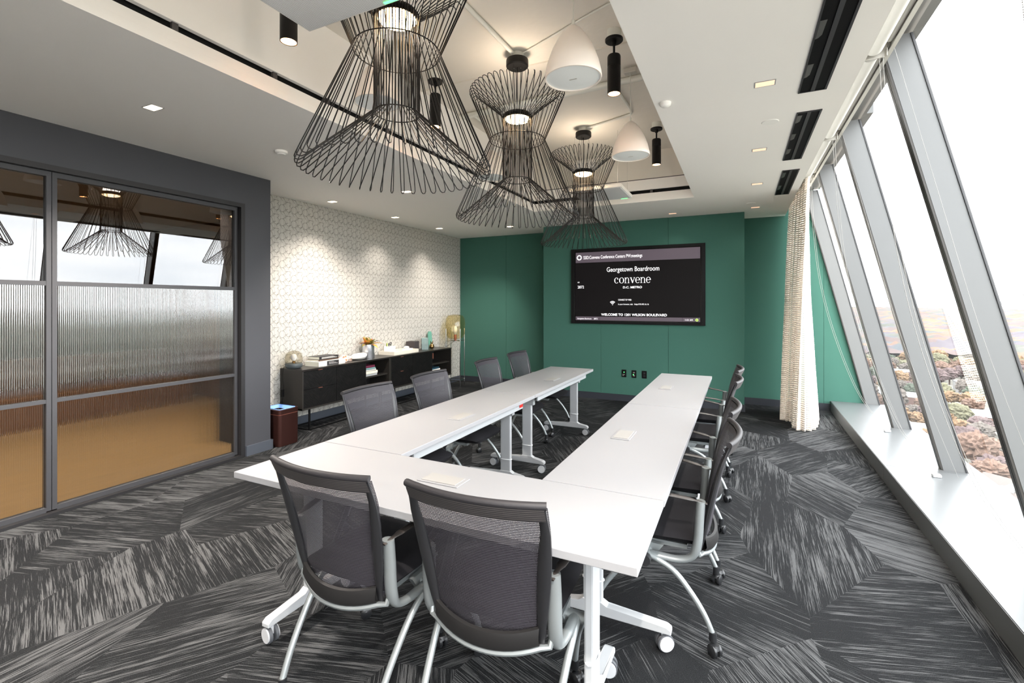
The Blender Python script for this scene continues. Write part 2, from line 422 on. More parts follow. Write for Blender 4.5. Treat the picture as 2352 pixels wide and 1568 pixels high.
# --- wall behind the camera
bm = new(); prism(bm, [(-9.2, 0), (1.55, 0), (.82, 3.2), (.82, 3.6), (-9.2, 3.6)], 'y', -3.2, -3.05); struct('wall_front', bm, M_white)

# --- ceiling with the open tray (x -2.6..-.5, y -1.8..6.12)
TX0, TX1, TY0, TY1 = -2.6, -.5, -1.8, 6.12
bm = new()
bx(bm, -5.0, TX0-.03, -3.05, 8.03, CZ, CZ+.05); bx(bm, TX0-.03, TX0, -3.05, 8.03, CZ, CZ+.05); bx(bm, TX1, .6, -3.05, 8.03, CZ, CZ+.05)
bx(bm, TX0, TX1, TY1, 8.03, CZ, CZ+.05); bx(bm, TX0, TX1, -3.05, TY0, CZ, CZ+.05)
bx(bm, .585, .6, -3.05, 8.03, CZ+.0502, 3.16)          # pocket side
ceil = struct('ceiling', bm, M_ceil)
bm = new()                                       # tray sides below and above the shadow slot
def sides(b, z0, z1, t=.03, back=True):
    bx(b, TX0-t, TX0, TY0-t, TY1+t, z0, z1); bx(b, TX1, TX1+t, TY0-t, TY1+t, z0, z1); bx(b, TX0, TX1, TY0-t, TY0, z0, z1)
    if back: bx(b, TX0, TX1, TY1, TY1+t, z0, z1)
sides(bm, CZ+.0502, 2.915); sides(bm, 2.962, SLAB, back=False); bx(bm, TX0, TX1, TY1, TY1+.03, 2.962, 3.09)
obj('tray_side', bm, M_ceil, ceil)
bm = new(); bx(bm, TX0-.10, TX0-.07, TY0-.1, TY1+.1, 2.87, 3.06); bx(bm, TX1+.07, TX1+.10, TY0-.1, TY1+.1, 2.87, 3.06); bx(bm, TX0-.07, TX1+.07, TY1+.07, TY1+.10, 2.87, 3.06); bx(bm, TX0-.07, TX1+.07, TY0-.10, TY0-.07, 2.87, 3.06)
bx(bm, TX0-.10, TX0-.031, TY0-.1, TY1+.1, 3.06, 3.07); bx(bm, TX1+.031, TX1+.1, TY0-.1, TY1+.1, 3.06, 3.07); bx(bm, TX0-.03, TX1+.03, TY1+.031, TY1+.10, 3.06, 3.07)
obj('shadow_slot', bm, M_black, ceil)
for y in (1.42, 2.0, 2.42, 3.05, 3.7, 4.35, 5.0, 5.6):
    b = new(); bx(b, TX0-.03, TX0-.012, y, y+.03, 2.9, 2.98); obj('bracket_and_shadow_strip', b, M_gap, ceil)
for x_ in (-2.1, -1.55, -1.02):
    b = new(); bx(b, x_, x_+.03, TY1+.012, TY1+.03, 2.9, 2.98); obj('bracket_and_shadow_strip', b, M_gap, ceil)
bm = new(); bx(bm, -5.12, 1.02, -3.2, 8.15, SLAB, SLAB+.15); struct('ceiling_slab', bm, M_slab)
bm = new(); bx(bm, TX0, TX1, TY1+.004, TY1+.2, 3.1, SLAB); obj('concrete_beam', bm, M_slab, ceil)
bm = new(); bx(bm, TX0, TX1, 3.5, 3.56, SLAB-.012, SLAB); obj('slab_joint', bm, M_slab, ceil)
bm = new(); bx(bm, TX0, TX1, TY1+.001, TY1+.12, 3.088, 3.1); obj('bracket_and_shadow_strip', bm, M_gap, ceil)  # dark strip drawn for the shadow line between beam and tray side

# --- facade on the right, leaning inwards; drift follows the building line
def fdx(y): return -.016*(8.05-y)
def gx(y, z): return 1.722 - .24*(z-.13) + fdx(y)
ZB, ZT = .10, 3.14
fins = [7.955, 6.56, 5.07, 3.58, 2.09, .60, -.89, -2.38]
FT = .07; FD = .165
for i, y in enumerate(fins):
    nm = 'window_%d' % (i+1)
    wroot = bpy.data.objects.new(nm, None); C.objects.link(wroot); wroot['kind'] = 'structure'
    y1 = y+FT if i else 7.999
    b = new(); prism(b, [(gx(y, ZB)-FD+.012, ZB), (gx(y, ZB)-.010, ZB), (gx(y, ZT)-.010, ZT), (gx(y, ZT)-FD+.012, ZT)], 'y', y, y1)
    obj('mullion', b, M_facade, wroot)
    b = new(); prism(b, [(gx(y, ZB)-FD, ZB), (gx(y, ZB)-FD+.012, ZB), (gx(y, ZT)-FD+.012, ZT), (gx(y, ZT)-FD, ZT)], 'y', y+.002, y+FT*.46 if i else y1)
    prism(b, [(gx(y, ZB)-FD, ZB), (gx(y, ZB)-FD+.012, ZB), (gx(y, ZT)-FD+.012, ZT), (gx(y, ZT)-FD, ZT)], 'y', y+FT*.54 if i else y+.03, y1)
    obj('mullion_cap', b, M_cap, wroot)
    b = new(); prism(b, [(gx(y, ZB)-.010, ZB), (gx(y, ZB)+.003, ZB), (gx(y, ZT)+.003, ZT), (gx(y, ZT)-.010, ZT)], 'y', y-.006, y1+(.006 if i else -.001))
    obj('gasket', b, M_gask, wroot)
    # pane towards the camera from this fin
    yn = (fins[i+1]+FT) if i+1 < len(fins) else -3.05
    b = new()
    grid(b, [[(gx(y, ZB), y-.014, ZB), (gx(yn, ZB), yn+.014, ZB)], [(gx(y, ZT), y-.014, ZT), (gx(yn, ZT), yn+.014, ZT)]])
    obj('pane', b, M_pane, wroot)
# head soffit and return, pocket lip
bm = new()
for y0, y1 in ((-3.05, 2.0), (2.0, 5.0), (5.0, 8.03)):
    prism(bm, [(.60, ZT+.02), (gx((y0+y1)/2, ZT)+.06, ZT+.02), (gx((y0+y1)/2, ZT)+.06, ZT+.1), (.60, ZT+.1)], 'y', y0, y1)
struct('trim_1', bm, M_facade)
bm = new(); bx(bm, .60, .795, -3.05, 8.0, ZT-.02, ZT+.0199); bx(bm, .787, .797, -3.05, 8.0, 2.985, ZT-.02); bx(bm, .775, .797, -3.05, 8.0, 2.979, 2.985); struct('trim_2', bm, M_shade)
bm = new(); bx(bm, 1.2, 1.5, -3.05, 8.1, ZT+.02, 3.46); bm.free()
# sill boxes in panels
sroot = bpy.data.objects.new('trim_3', None); C.objects.link(sroot); sroot['kind'] = 'structure'
def sx(y): return 1.158 - .0165*(8.0-y)
for y0, y1 in ((-3.05, -.89), (-.89, 2.09), (2.09, 5.02), (5.02, 8.0)):
    b = new(); e = .0015
    v = [(sx(y0), y0+e), (gx(y0, .13)+.1, y0+e), (gx(y1, .13)+.1, y1-e), (sx(y1), y1-e)]
    prism(b, v, 'z', 0, .14)
    bmesh.ops.bevel(b, geom=[ed for ed in b.edges if all(abs(q.co.z-.14) < 1e-4 and q.co.x < 1.3 for q in ed.verts)], offset=.004, segments=2, affect='EDGES')
    obj('sill_panel', b, M_sill, sroot)
# ================================================================== LIGHTS (daylight through the windows comes from the sky)
def spot(name, loc, power, col, size=60, blend=.6, r=.03, rot=(0, 0, 0)):
    l = bpy.data.lights.new(name, 'SPOT'); l.energy = power; l.color = col; l.spot_size = math.radians(size); l.spot_blend = blend; l.shadow_soft_size = r
    o = bpy.data.objects.new(name, l); C.objects.link(o); o.location = loc; o.rotation_euler = rot; return o
WARM = (1, .84, .70)
WARM2 = (1, .91, .82)

# ================================================================== PENDANT LAMPS (wire loops)
def wire_loop(sgn=1):
    """one closed wire: out over the hourglass, back along the inner column; slightly twisted between outside and inside"""
    d = .018; p = []
    def P(r, z, a): return (r*math.cos(a), r*math.sin(a), z)
    A, Bq = -d, d
    out = [(.350, 3.166, A), (.365, 3.155, A), (.367, 3.14, A), (.212, 2.78, A), (.463, 2.215, A), (.470, 2.195, A), (.466, 2.18, A*.4)]
    inn = [(.452, 2.176, Bq*.4), (.438, 2.183, Bq), (.112, 2.473, Bq), (.112, 2.955, Bq), (.128, 2.985, Bq), (.325, 3.150, Bq), (.336, 3.162, Bq*.5)]
    return [P(*q) for q in out+inn]
def make_pendant(label):
    t = thing('pendant_lamp', label, 'lamp', group='wire pendant lamps over the table')
    b = new(); lathe(b, [(0, 3.345), (.078, 3.345), (.086, 3.353), (.086, 3.395), (.084, 3.402), (0, 3.402)], n=32); obj('canopy', b, M_canopy, t, True)
    b = new(); lathe(b, [(0, 3.402), (.045, 3.402), (.05, 3.41), (.05, SLAB), (0, SLAB)], n=20); obj('junction_box', b, M_conduit, t, True)
    b = new(); cyl(b, (0, 0, 2.97), (0, 0, 3.345), .0035, 8)
    for k in range(3):
        a = 2*PI*k/3+.4; cyl(b, (.09*math.cos(a), .09*math.sin(a), 2.965), (.06*math.cos(a), .06*math.sin(a), 3.345), .001, 5)
    obj('suspension_cable', b, M_canopy, t)
    b = new(); lathe(b, [(.06, 2.99), (.098, 2.985), (.101, 2.972), (.101, 2.945), (.097, 2.945), (.095, 2.962), (.06, 2.962)], n=32, cap=False); obj('lamp_housing', b, M_wire, t, True)
    b = new(); lathe(b, [(0, 2.928), (.07, 2.930), (.09, 2.938), (.094, 2.955), (0, 2.96)], n=32); obj('diffuser', b, M_lampw, t, True)
    for r, z in ((.213, 2.78), (.1125, 2.473), (.107, 2.968)):
        b = new(); tube(b, [(r*math.cos(2*PI*k/48), r*math.sin(2*PI*k/48), z) for k in range(48)], .003, 6, closed=True); obj('ring', b, M_wire, t, True)
    b = new(); tube(b, wire_loop(), .0027, 6, closed=True)
    w = obj('wire_loop', b, M_wire, t, True, angle=80); me = w.data
    N = 46
    for k in range(1, N):
        o = w.copy(); C.objects.link(o); o.parent = t; o.rotation_euler = (0, 0, 2*PI*k/N)
    return t
PX = -1.55
pen = make_pendant('black wire pendant lamp nearest the camera, largest of the three')
pen.location = (PX, 1.886, 0)
dup(pen, (PX, 3.309, 0), .05, 'middle black wire pendant lamp of the row of three')
dup(pen, (PX, 5.026, 0), .11, 'farthest black wire pendant lamp, hanging before the green wall')
for y in (1.886, 3.309, 5.026):
    spot('pendant_light', (PX, y, 2.92), 5, WARM, 150, .9, .08)
    l = bpy.data.lights.new('pendant_glow', 'POINT'); l.energy = .9; l.color = WARM2; l.shadow_soft_size = .09
    o = bpy.data.objects.new('pendant_glow', l); C.objects.link(o); o.location = (PX, y, 3.02)

# ---- cylinder spotlights
def make_cyl(label):
    t = thing('cylinder_spotlight', label, 'spotlight', group='black cylinder spotlights in the ceiling tray')
    b = new(); lathe(b, [(0, 3.37), (.058, 3.37), (.062, 3.374), (.062, 3.388), (0, 3.388)], n=28); obj('canopy', b, M_canopy, t, True)
    b = new(); lathe(b, [(0, 3.388), (.048, 3.388), (.05, SLAB), (0, SLAB)], n=18); obj('junction_box', b, M_conduit, t, True)
    b = new(); lathe(b, [(0, 3.27), (.008, 3.27), (.008, 3.34), (.016, 3.345), (.018, 3.372), (0, 3.372)], n=14); obj('stem', b, M_canopy, t, True)
    b = new(); lathe(b, [(.038, 3.03), (.042, 3.0), (.046, 3.0), (.046, 3.19), (.0445, 3.192), (.0445, 3.196), (.046, 3.198), (.046, 3.262), (.042, 3.272), (0, 3.274)], n=28, cap=False); obj('body', b, M_canopy, t, True)
    b = new(); lathe(b, [(.0415, 3.003), (.03, 3.045), (0, 3.05)], n=24, cap=False); obj('reflector', b, M_spotin, t, True)
    b = new(); lathe(b, [(0, 3.032), (.014, 3.034), (.018, 3.046)], n=12, cap=False); obj('bulb', b, M_spotbulb, t, True)
    return t
c0 = make_cyl('black cylinder spotlight beside the white perforated panel')
cyls = [(-2.30, 1.86, None), (-2.30, 3.29, 'black cylinder spotlight seen through the nearest wire pendant'),
        (-.80, 3.32, 'black cylinder spotlight on a stem beside the nearer white bell speaker'), (-.80, 5.21, 'black cylinder spotlight beside the farther white bell speaker')]
for i, (x_, y, lab) in enumerate(cyls):
    if i == 0: c0.location = (x_, y, 0)
    else: dup(c0, (x_, y, 0), 0, lab)
    spot('cylinder_and_fill_beam', (x_, y, 2.995), 12, WARM2, 60, .5, .02)

# ---- bell speakers
def make_bell(label):
    t = thing('bell_speaker', label, 'speaker', group='white bell-shaped pendant speakers')
    b = new(); prof = [(0, 3.005), (.018, 2.998), (.045, 2.975), (.082, 2.925), (.112, 2.868), (.135, 2.805), (.149, 2.745), (.152, 2.722), (.150, 2.716), (.143, 2.716), (.142, 2.724)]
    lathe(b, prof[::-1], n=40, cap=False); obj('shell', b, M_bell, t, True, angle=60)
    b = new(); lathe(b, [(0, 2.716), (.09, 2.717), (.142, 2.722), (.142, 2.73), (0, 2.73)], n=40); obj('grille', b, M_grille, t, True)
    b = new(); bx(b, -.02, .02, -.002, .002, 2.7135, 2.7155); obj('badge', b, M_bracket, t)
    b = new(); pts = spline([(0, 0, 3.0), (.001, 0, 3.15), (-.002, 0, 3.3), (0, 0, SLAB)], 4); tube(b, [p for p in pts], .003, 6); lathe(b, [(0, 2.998), (.009, 3.0), (.009, 3.03), (0, 3.032)], n=10); obj('cord', b, M_conduit, t, True)
    b = new(); bx(b, -.05, .05, -.03, .03, 3.39, 3.43, .006, 2); obj('ceiling_box', b, M_bracket, t)
    return t
bl = make_bell('white bell-shaped pendant speaker, the nearer and largest in view'); bl.location = (-.80, 2.41, 0)
dup(bl, (-.80, 3.88, 0), 0, 'smaller white bell pendant speaker right of the farthest wire pendant')
dup(bl, (-2.15, 2.42, .12), 0, 'white bell speaker behind the wires of the nearest pendant')
dup(bl, (-2.30, 4.3, .1), 0, 'white bell speaker left of the middle wire pendant')

# ---- perforated ceiling panels with a green status light
def perf():
    m = bpy.data.materials.new('perforated_white'); m.use_nodes = True; n = m.node_tree; L = n.links.new; b = n.nodes['Principled BSDF']
    tc = n.nodes.new('ShaderNodeTexCoord'); sp = n.nodes.new('ShaderNodeSeparateXYZ'); L(tc.outputs['Object'], sp.inputs[0]); x = NX(n)
    p = .0055
    fy = x.op('DIVIDE', sp.outputs[1], p*.87); row = x.op('MULTIPLY', x.op('FLOOR', fy), .5)
    fx = x.op('SUBTRACT', x.op('FRACT', x.op('ADD', x.op('DIVIDE', sp.outputs[0], p), row)), .5); fy = x.op('SUBTRACT', x.op('FRACT', fy), .5)
    d = x.op('SQRT', x.op('ADD', x.op('MULTIPLY', fx, fx), x.op('MULTIPLY', fy, fy)))
    mx = n.nodes.new('ShaderNodeMix'); mx.data_type = 'RGBA'; mx.inputs[6].default_value = (*lin((250, 250, 251)), 1); mx.inputs[7].default_value = (*lin((150, 150, 154)), 1)
    L(x.op('LESS_THAN', d, .3), mx.inputs[0]); L(mx.outputs[2], b.inputs['Base Color']); b.inputs['Roughness'].default_value = .6; return m
M_perf = perf()
def make_mic(label):
    t = thing('ceiling_microphone_panel', label, 'panel', group='square perforated panels hung in the tray')
    b = new(); bx(b, -.30, .30, -.30, .30, 2.805, 2.845, .004)
    obj('frame', b, M_white, t)
    b = new(); bx(b, -.285, .285, -.285, .285, 2.800, 2.806); obj('grille', b, M_perf, t)
    b = new(); bx(b, .17, .245, .272, .283, 2.797, 2.801); obj('status_light', b, M_led, t)
    b = new()
    for sx_ in (-.25, .25):
        for sy in (-.25, .25): cyl(b, (sx_, sy, 2.84), (sx_, sy, SLAB), .0015, 5)
    obj('suspension_wire', b, M_bracket, t)
    return t
mp_ = make_mic('white perforated square panel at the top edge of the view'); mp_.location = (-1.535, 1.30, 0)
dup(mp_, (-1.475, 5.50, 0), 0, 'white perforated square panel with green light behind the farthest pendant')

# ---- conduits on the slab
def conduit(pts, r, label):
    b = new(); tube(b, pts, r, 10); o = obj('conduit', b, M_conduit, smooth=True); tag(o, label, 'pipe', 'white conduits on the raised slab'); return o
conduit([(-1.62, 1.95, 3.43), (-1.58, 2.6, 3.43), (-1.56, 3.24, 3.43)], .016, 'white conduit running from nearest to middle pendant canopy')
conduit([(-2.55, 4.12, 3.421), (-1.6, 4.08, 3.421), (-.55, 4.04, 3.421)], .028, 'thick white pipe crossing the tray behind the middle pendant')
conduit(spline([(-1.0, 4.12, 3.436), (-.98, 4.4, 3.435), (-.98, 4.75, 3.435), (-1.05, 4.85, 3.435), (-1.5, 5.0, 3.435)], 5), .013, 'thin white conduit bending towards the farthest pendant')
conduit([(-.58, .9, 3.435), (-.58, 3.3, 3.435), (-.58, 4.0, 3.435)], .014, 'white conduit along the right edge of the tray')
conduit(spline([(-1.5, 3.30, 3.44), (-1.3, 3.22, 3.44), (-.9, 3.05, 3.44), (-.62, 2.95, 3.44)], 5), .007, 'thin grey cable from the middle canopy to the right')
conduit([(-2.44, 4.16, 3.43), (-2.44, 4.6, 3.43), (-2.44, 5.9, 3.43)], .013, 'white conduit along the left side of the tray')
# ---- fire alarm device on the slab
t = thing('fire_alarm', 'white ceiling fire alarm with red lettering behind the middle pendant', 'alarm', (-1.27, 3.72, 3.36))
b = new(); bx(b, -.06, .06, -.04, .04, 0, .09, .006, 2); obj('housing', b, M_tmetal, t)
b = new(); lathe(b, [(0, -.02), (.022, -.016), (.026, 0)], n=14, cap=False); obj('strobe', b, M_clear, t, True)
def text(name, s, size, m, parent, loc, rot, sx=1, bold=0, align='LEFT', ext=.0004):
    c = bpy.data.curves.new(name, 'FONT'); c.body = s; c.size = size; c.align_x = align; c.extrude = ext; c.offset = bold; c.resolution_u = 3
    o = bpy.data.objects.new(name, c); C.objects.link(o)
    dg = bpy.context.evaluated_depsgraph_get(); me = bpy.data.meshes.new_from_object(o.evaluated_get(dg)); bpy.data.objects.remove(o)
    me.materials.clear(); me.materials.append(m)
    o = bpy.data.objects.new(name, me); C.objects.link(o); o.parent = parent; o.location = loc; o.rotation_euler = rot; o.scale = (sx, 1, 1); return o
text('lettering', 'FIRE', .035, M_red, t, (-.045, -.041, .03), (PI/2, 0, 0), .9, .0008)

# ---- recessed downlights
def make_down(lit, w=.065, l=.10):
    b = new()
    bx(b, -l/2-.006, l/2+.006, -w/2-.006, -w/2, -.002, .004); bx(b, -l/2-.006, l/2+.006, w/2, w/2+.006, -.002, .004)
    bx(b, -l/2-.006, -l/2, -w/2, w/2, -.002, .004); bx(b, l/2, l/2+.006, -w/2, w/2, -.002, .004)
    return b
def downlight(x_, y, label, m, group, power=0, size=75, tilt=(0, 0, 0)):
    t = thing('recessed_downlight', label, 'downlight', (x_, y, CZ), 0, group)
    obj('trim_ring', make_down(m), M_tmetal, t)
    b = new(); bx(b, -.05, .05, -.0325, .0325, -.0025, -.0005); obj('lens', b, m, t)
    if power: spot('downlight_and_fill_beam', (x_, y, CZ-.01), power, WARM2, size, .8, .03, tilt)
GL = 'downlights over the sideboard wall'; GR = 'square downlights in the window-side ceiling'
downlight(-3.48, 1.775, 'bright square downlight above the glazed partition', M_down, GL, 110, 125)
for y, lab in ((4.40, 'bright downlight grazing the papered wall, nearest of three'), (5.61, 'bright downlight grazing the papered wall, middle of three'), (6.76, 'bright downlight grazing the papered wall, nearest the green wall')):
    downlight(-4.645, y, lab, M_down, GL, 11, 110, (0, -.16, 0))
downlight(-3.455, 4.38, 'bright downlight seen between the wires of the nearest pendant', M_down, GL, 55, 92, (0, .55, 0))
downlight(-3.46, 7.11, 'bright downlight in front of the left green recess', M_down, GL, 32, 92, (0, .5, 0))
for x_, y, lab in ((.133, 3.14, 'dim downlight beside the longest ceiling slot, nearest in its row'), (.148, 4.467, 'dim downlight beside the middle ceiling slot'), (.169, 5.73, 'dim downlight beside the farthest ceiling slot'), (.189, 7.12, 'dim downlight just before the dark green recess'), (-.865, 7.09, 'dim downlight above the wall-mounted screen')):
    downlight(x_, y, lab, M_downdim, GR, (14 if y < 7 else 1) if x_ > 0 else 1.2, 110)
for x_ in (-3.48, .14):  # unseen lamps added beside and behind the camera to brighten the room
    for y in (.4, -1.0, -2.3): spot('downlight_and_fill_beam', (x_, y, CZ-.01), 70, WARM2, 120, .8, .03)
for x_ in (-2.3, -.8):  # further added beams out of view, without fixtures
    for y in (.4, -1.2): spot('cylinder_and_fill_beam', (x_, y, 2.995), 5, WARM2, 70, .5, .02)
# smoke detector, sprinkler cover, speakers
def disc(name, x_, y, prof, label, cat, m=None):
    m = m or M_white; b = new(); lathe(b, prof, n=28); o = obj(name, b, m, smooth=True); o.location = (x_, y, CZ); tag(o, label, cat); return o
disc('smoke_detector', -3.496, 2.754, [(0, -.03), (.028, -.03), (.034, -.022), (.048, -.018), (.05, 0), (0, 0)], 'white smoke detector on the ceiling near the charcoal wall corner', 'detector')
disc('occupancy_sensor', -.431, 3.163, [(0, -.028), (.022, -.026), (.034, -.016), (.037, 0), (0, 0)], 'small white dome sensor on the window-side ceiling', 'sensor')
disc('ceiling_speaker', .195, 3.82, [(0, -.004), (.052, -.004), (.056, 0), (0, 0)], 'flat round white ceiling disc beside the middle slot', 'speaker')
disc('ceiling_speaker', .131, 6.82, [(0, -.004), (.052, -.004), (.056, 0), (0, 0)], 'flat round white ceiling disc near the dark green recess', 'speaker')
disc('sprinkler_cover', -3.0, 4.6, [(0, -.004), (.036, -.004), (.04, 0), (0, 0)], 'small flat white sprinkler cover behind the nearest pendant', 'sprinkler')

# ---- linear slot diffusers
def diffuser(x0, x1, y0, y1, label):
    t = thing('slot_diffuser', label, 'vent', ((x0+x1)/2, (y0+y1)/2, CZ), 0, 'black linear slot diffusers by the windows')
    hx, hy = (x1-x0)/2, (y1-y0)/2
    b = new(); bx(b, -hx, hx, -hy, hy, -.0015, .002); obj('plenum', b, M_slotdark, t)
    b = new(); bx(b, -hx-.004, -hx+.004, -hy, hy, -.006, .0); bx(b, hx-.008, hx+.004, -hy, hy, -.006, 0); bx(b, -hx-.004, hx+.004, -hy-.004, -hy+.004, -.006, 0); bx(b, -hx-.004, hx+.004, hy-.004, hy+.004, -.006, 0); obj('frame', b, M_slotgrey, t)
    b = new(); bx(b, -.010, .012, -hy, hy, -.006, -.0015); obj('rail', b, M_slotgrey, t)
    k = max(2, int(hy*2/.38))
    for j in range(k):
        yy = -hy + (j+.15)*2*hy/k
        b = new(); prism(b, [(-hx+.006, yy), (-hx+.034, yy), (-hx+.030, yy+.30*2*hy/k), (-hx+.018, yy+.36*2*hy/k), (-hx+.006, yy+.38*2*hy/k)], 'z', -.0035, -.0015); obj('plenum_reflection', b, M_plenref, t)  # curved grey patches paint the plenum reflection, no moving part
diffuser(.325, .465, 1.6, 3.365, 'longest black slot diffuser, cut by the top edge')
diffuser(.352, .490, 3.715, 4.885, 'middle black slot diffuser beside the ceiling disc')
diffuser(.378, .515, 5.27, 6.40, 'farthest and smallest black slot diffuser near the curtain')

# ---- roller shades in the pocket, one per window bay, with bead chains
def bead_chain(y, end, top=(.735, 2.93)):
    """two strands in the plane of the bay's bracket"""
    b = new()
    sh = [(0, 0), (.03, -.55), (.09, -1.15), (.22, -1.75), (.44, -2.4), (.69, -2.79)]
    for s in (0, 1):
        pts = [(top[0]+a*(end-top[0])/.69 - (s*.012), y+s*.022*(1+a), top[1]+c_*(top[1]-.15)/2.79) for a, c_ in sh]
        pts = spline(pts, 14); tot = 0; carry = 0
        for a, b_ in zip(pts, pts[1:]):
            L_ = (b_-a).length; dd = carry
            while dd < L_:
                p = a+(b_-a)*(dd/L_)
                bmesh.ops.create_icosphere(b, subdivisions=1, radius=.0024, matrix=Matrix.Translation(p)); dd += .0075
            carry = dd-L_
        tube(b, pts[::2], .0009, 4)
    return b
def shade(y0, y1, yb, label, chain_end, near=False):
    t = thing('roller_shade', label, 'blind', group='white roller shades in the ceiling pocket')
    b = new(); cyl(b, (.688, y0, 2.975), (.688, y1, 2.975), .044, 28); obj('fabric_roll', b, M_shade, t, True)
    b = new(); cyl(b, (.760, y0, 3.015), (.760, y1, 3.015), .022, 20); obj('small_fabric_roll', b, M_shade, t, True)
    b = new(); bx(b, .648, .652, yb-.035, yb+.0, 2.92, 3.04); bx(b, .652, .755, yb-.012, yb-.004, 2.925, 3.02, .003); bx(b, .75, .754, yb-.03, yb, 2.925, 2.97)
    obj('bracket', b, M_bracket, t)
    b = bead_chain(yb-.02, chain_end); o = obj('bead_chain', b, M_chain, t); o['kind'] = 'stuff'
    b = new(); bx(b, chain_end-.035, chain_end+.02, yb-.035, yb+.015, .141, .162, .006, 2); obj('chain_clip', b, M_clear, t)
    b = new(); pts = spline([(.79, yb, 2.98), (.98, yb, 2.15), (1.2, yb, 1.22), (gx(yb, .14)-.12, yb, .15)], 5); tube(b, pts, .0009, 5); obj('guide_cable', b, M_chain, t)
shade(3.40, 4.82, 3.36, 'white roller shade between the two nearest visible brackets', 1.391)
shade(4.90, 6.30, 4.87, 'white roller shade beside the middle slot diffuser', 1.420)
shade(6.38, 7.9, 6.35, 'white roller shade behind the gathered curtain top', 1.440)
shade(1.93, 3.32, 1.90, 'white roller shade at the top right edge of the view', 1.37)
shade(-1.5, 1.85, .4, 'white roller shade outside the frame beside the camera', 1.35)

# ---- curtain gathered at the far end of the windows
def curtain():
    rows = []; uvs = []; n = 150; m = 40
    top = spline([(.655, 7.93, 0), (.66, 7.3, 0), (.675, 6.7, 0), (.69, 6.15, 0), (.705, 6.5, 0), (.70, 7.2, 0), (.70, 7.9, 0)], 30)
    bot = spline([(.56, 7.6, 0), (.50, 7.06, 0), (.60, 6.95, 0), (.615, 6.57, 0), (.755, 6.60, 0), (.86, 6.95, 0), (.93, 7.55, 0)], 30)
    def at(P, t): f = t*(len(P)-1); i = min(int(f), len(P)-2); return P[i].lerp(P[i+1], f-i)
    for i in range(m+1):
        z = i/m; e = z**.75; r = []; u_ = []
        for j in range(n+1):
            t = j/n; p = at(top, t).lerp(at(bot, t), e)
            q = at(top, min(1, t+.01)).lerp(at(bot, min(1, t+.01)), e) - at(top, max(0, t-.01)).lerp(at(bot, max(0, t-.01)), e)
            nrm = Vector((-q.y, q.x, 0)); nrm = nrm.normalized() if nrm.length > 1e-6 else Vector((1, 0, 0))
            a = (.012+.02*e)*math.sin(t*2*PI*15+.6*math.sin(t*9)) + .004*math.sin(t*70+z*5)
            p = p+nrm*a
            r.append((p.x, p.y, 3.0-z*2.985)); u_.append((t*3.4, z*2.98))
        rows.append(r); uvs.append(u_)
    b = new(); grid(b, rows, uvs); return b
t = thing('curtain', 'cream open-weave curtain gathered beside the windows', 'curtain')
obj('fabric', curtain(), M_curt, t, True, angle=80)
b = new(); cyl(b, (.68, 5.95, 3.06), (.68, 7.95, 3.06), .01, 8); obj('track', b, M_tmetal, t)
for k in range(8):
    b = new(); cyl(b, (.68, 6.15+k*.24, 3.0), (.68, 6.15+k*.24, 3.055), .003, 6); obj('hook', b, M_tmetal, t)

# ================================================================== GLAZED PARTITION (left)
pr_ = bpy.data.objects.new('door_1', None); C.objects.link(pr_); pr_['kind'] = 'structure'
b = new(); bx(b, -4.56, -4.425, 3.035, 3.075, 0, 2.51); bx(b, -4.56, -4.425, -1.2, 3.035, 2.47, 2.51); bx(b, -4.56, -4.425, -1.2, 3.035, 0, .022); bx(b, -4.56, -4.425, -1.24, -1.2, 0, 2.51)
obj('outer_frame', b, M_frame, pr_)
leafs = [(1.66, 3.03), (.255, 1.628), (-1.19, .22)]
for y0, y1 in leafs:
    lf = bpy.data.objects.new('leaf', None); C.objects.link(lf); lf.parent = pr_
    b = new(); f = .028
    bx(b, -4.525, -4.475, y0-f, y0, .03, 2.47); bx(b, -4.525, -4.475, y1-f, y1, .03, 2.47)
    bx(b, -4.525, -4.475, y0, y1-f, 2.435, 2.47); bx(b, -4.525, -4.475, y0, y1-f, .022, .055)
    obj('leaf_frame', b, M_framel, lf)
    b = new(); bx(b, -4.522, -4.478, y0, y1-f, 1.650, 1.682); bx(b, -4.522, -4.478, y0, y1-f, .803, .830); obj('glazing_bar', b, M_framel, lf)
    b = new(); bx(b, -4.504, -4.498, y0, y1-f, 1.682, 2.435); o = obj('clear_pane', b, M_pglass, lf)
    # reeded panes: half-round ribs
    b = new(); p = .0115; n = int((y1-f-y0)/p); uu = []
    for k in range(n*4+1):
        yy = y0+(y1-f-y0)*k/(n*4); a = (k % 4)/4*PI
        uu.append((-4.494+.0026*math.sin(a), yy))
    for z0, z1 in ((.055, .803), (.830, 1.650)):
        grid(b, [[(x_, yy, z0) for x_, yy in uu], [(x_, yy, z1) for x_, yy in uu]])
    obj('reeded_pane', b, M_reed, lf, True, angle=60)
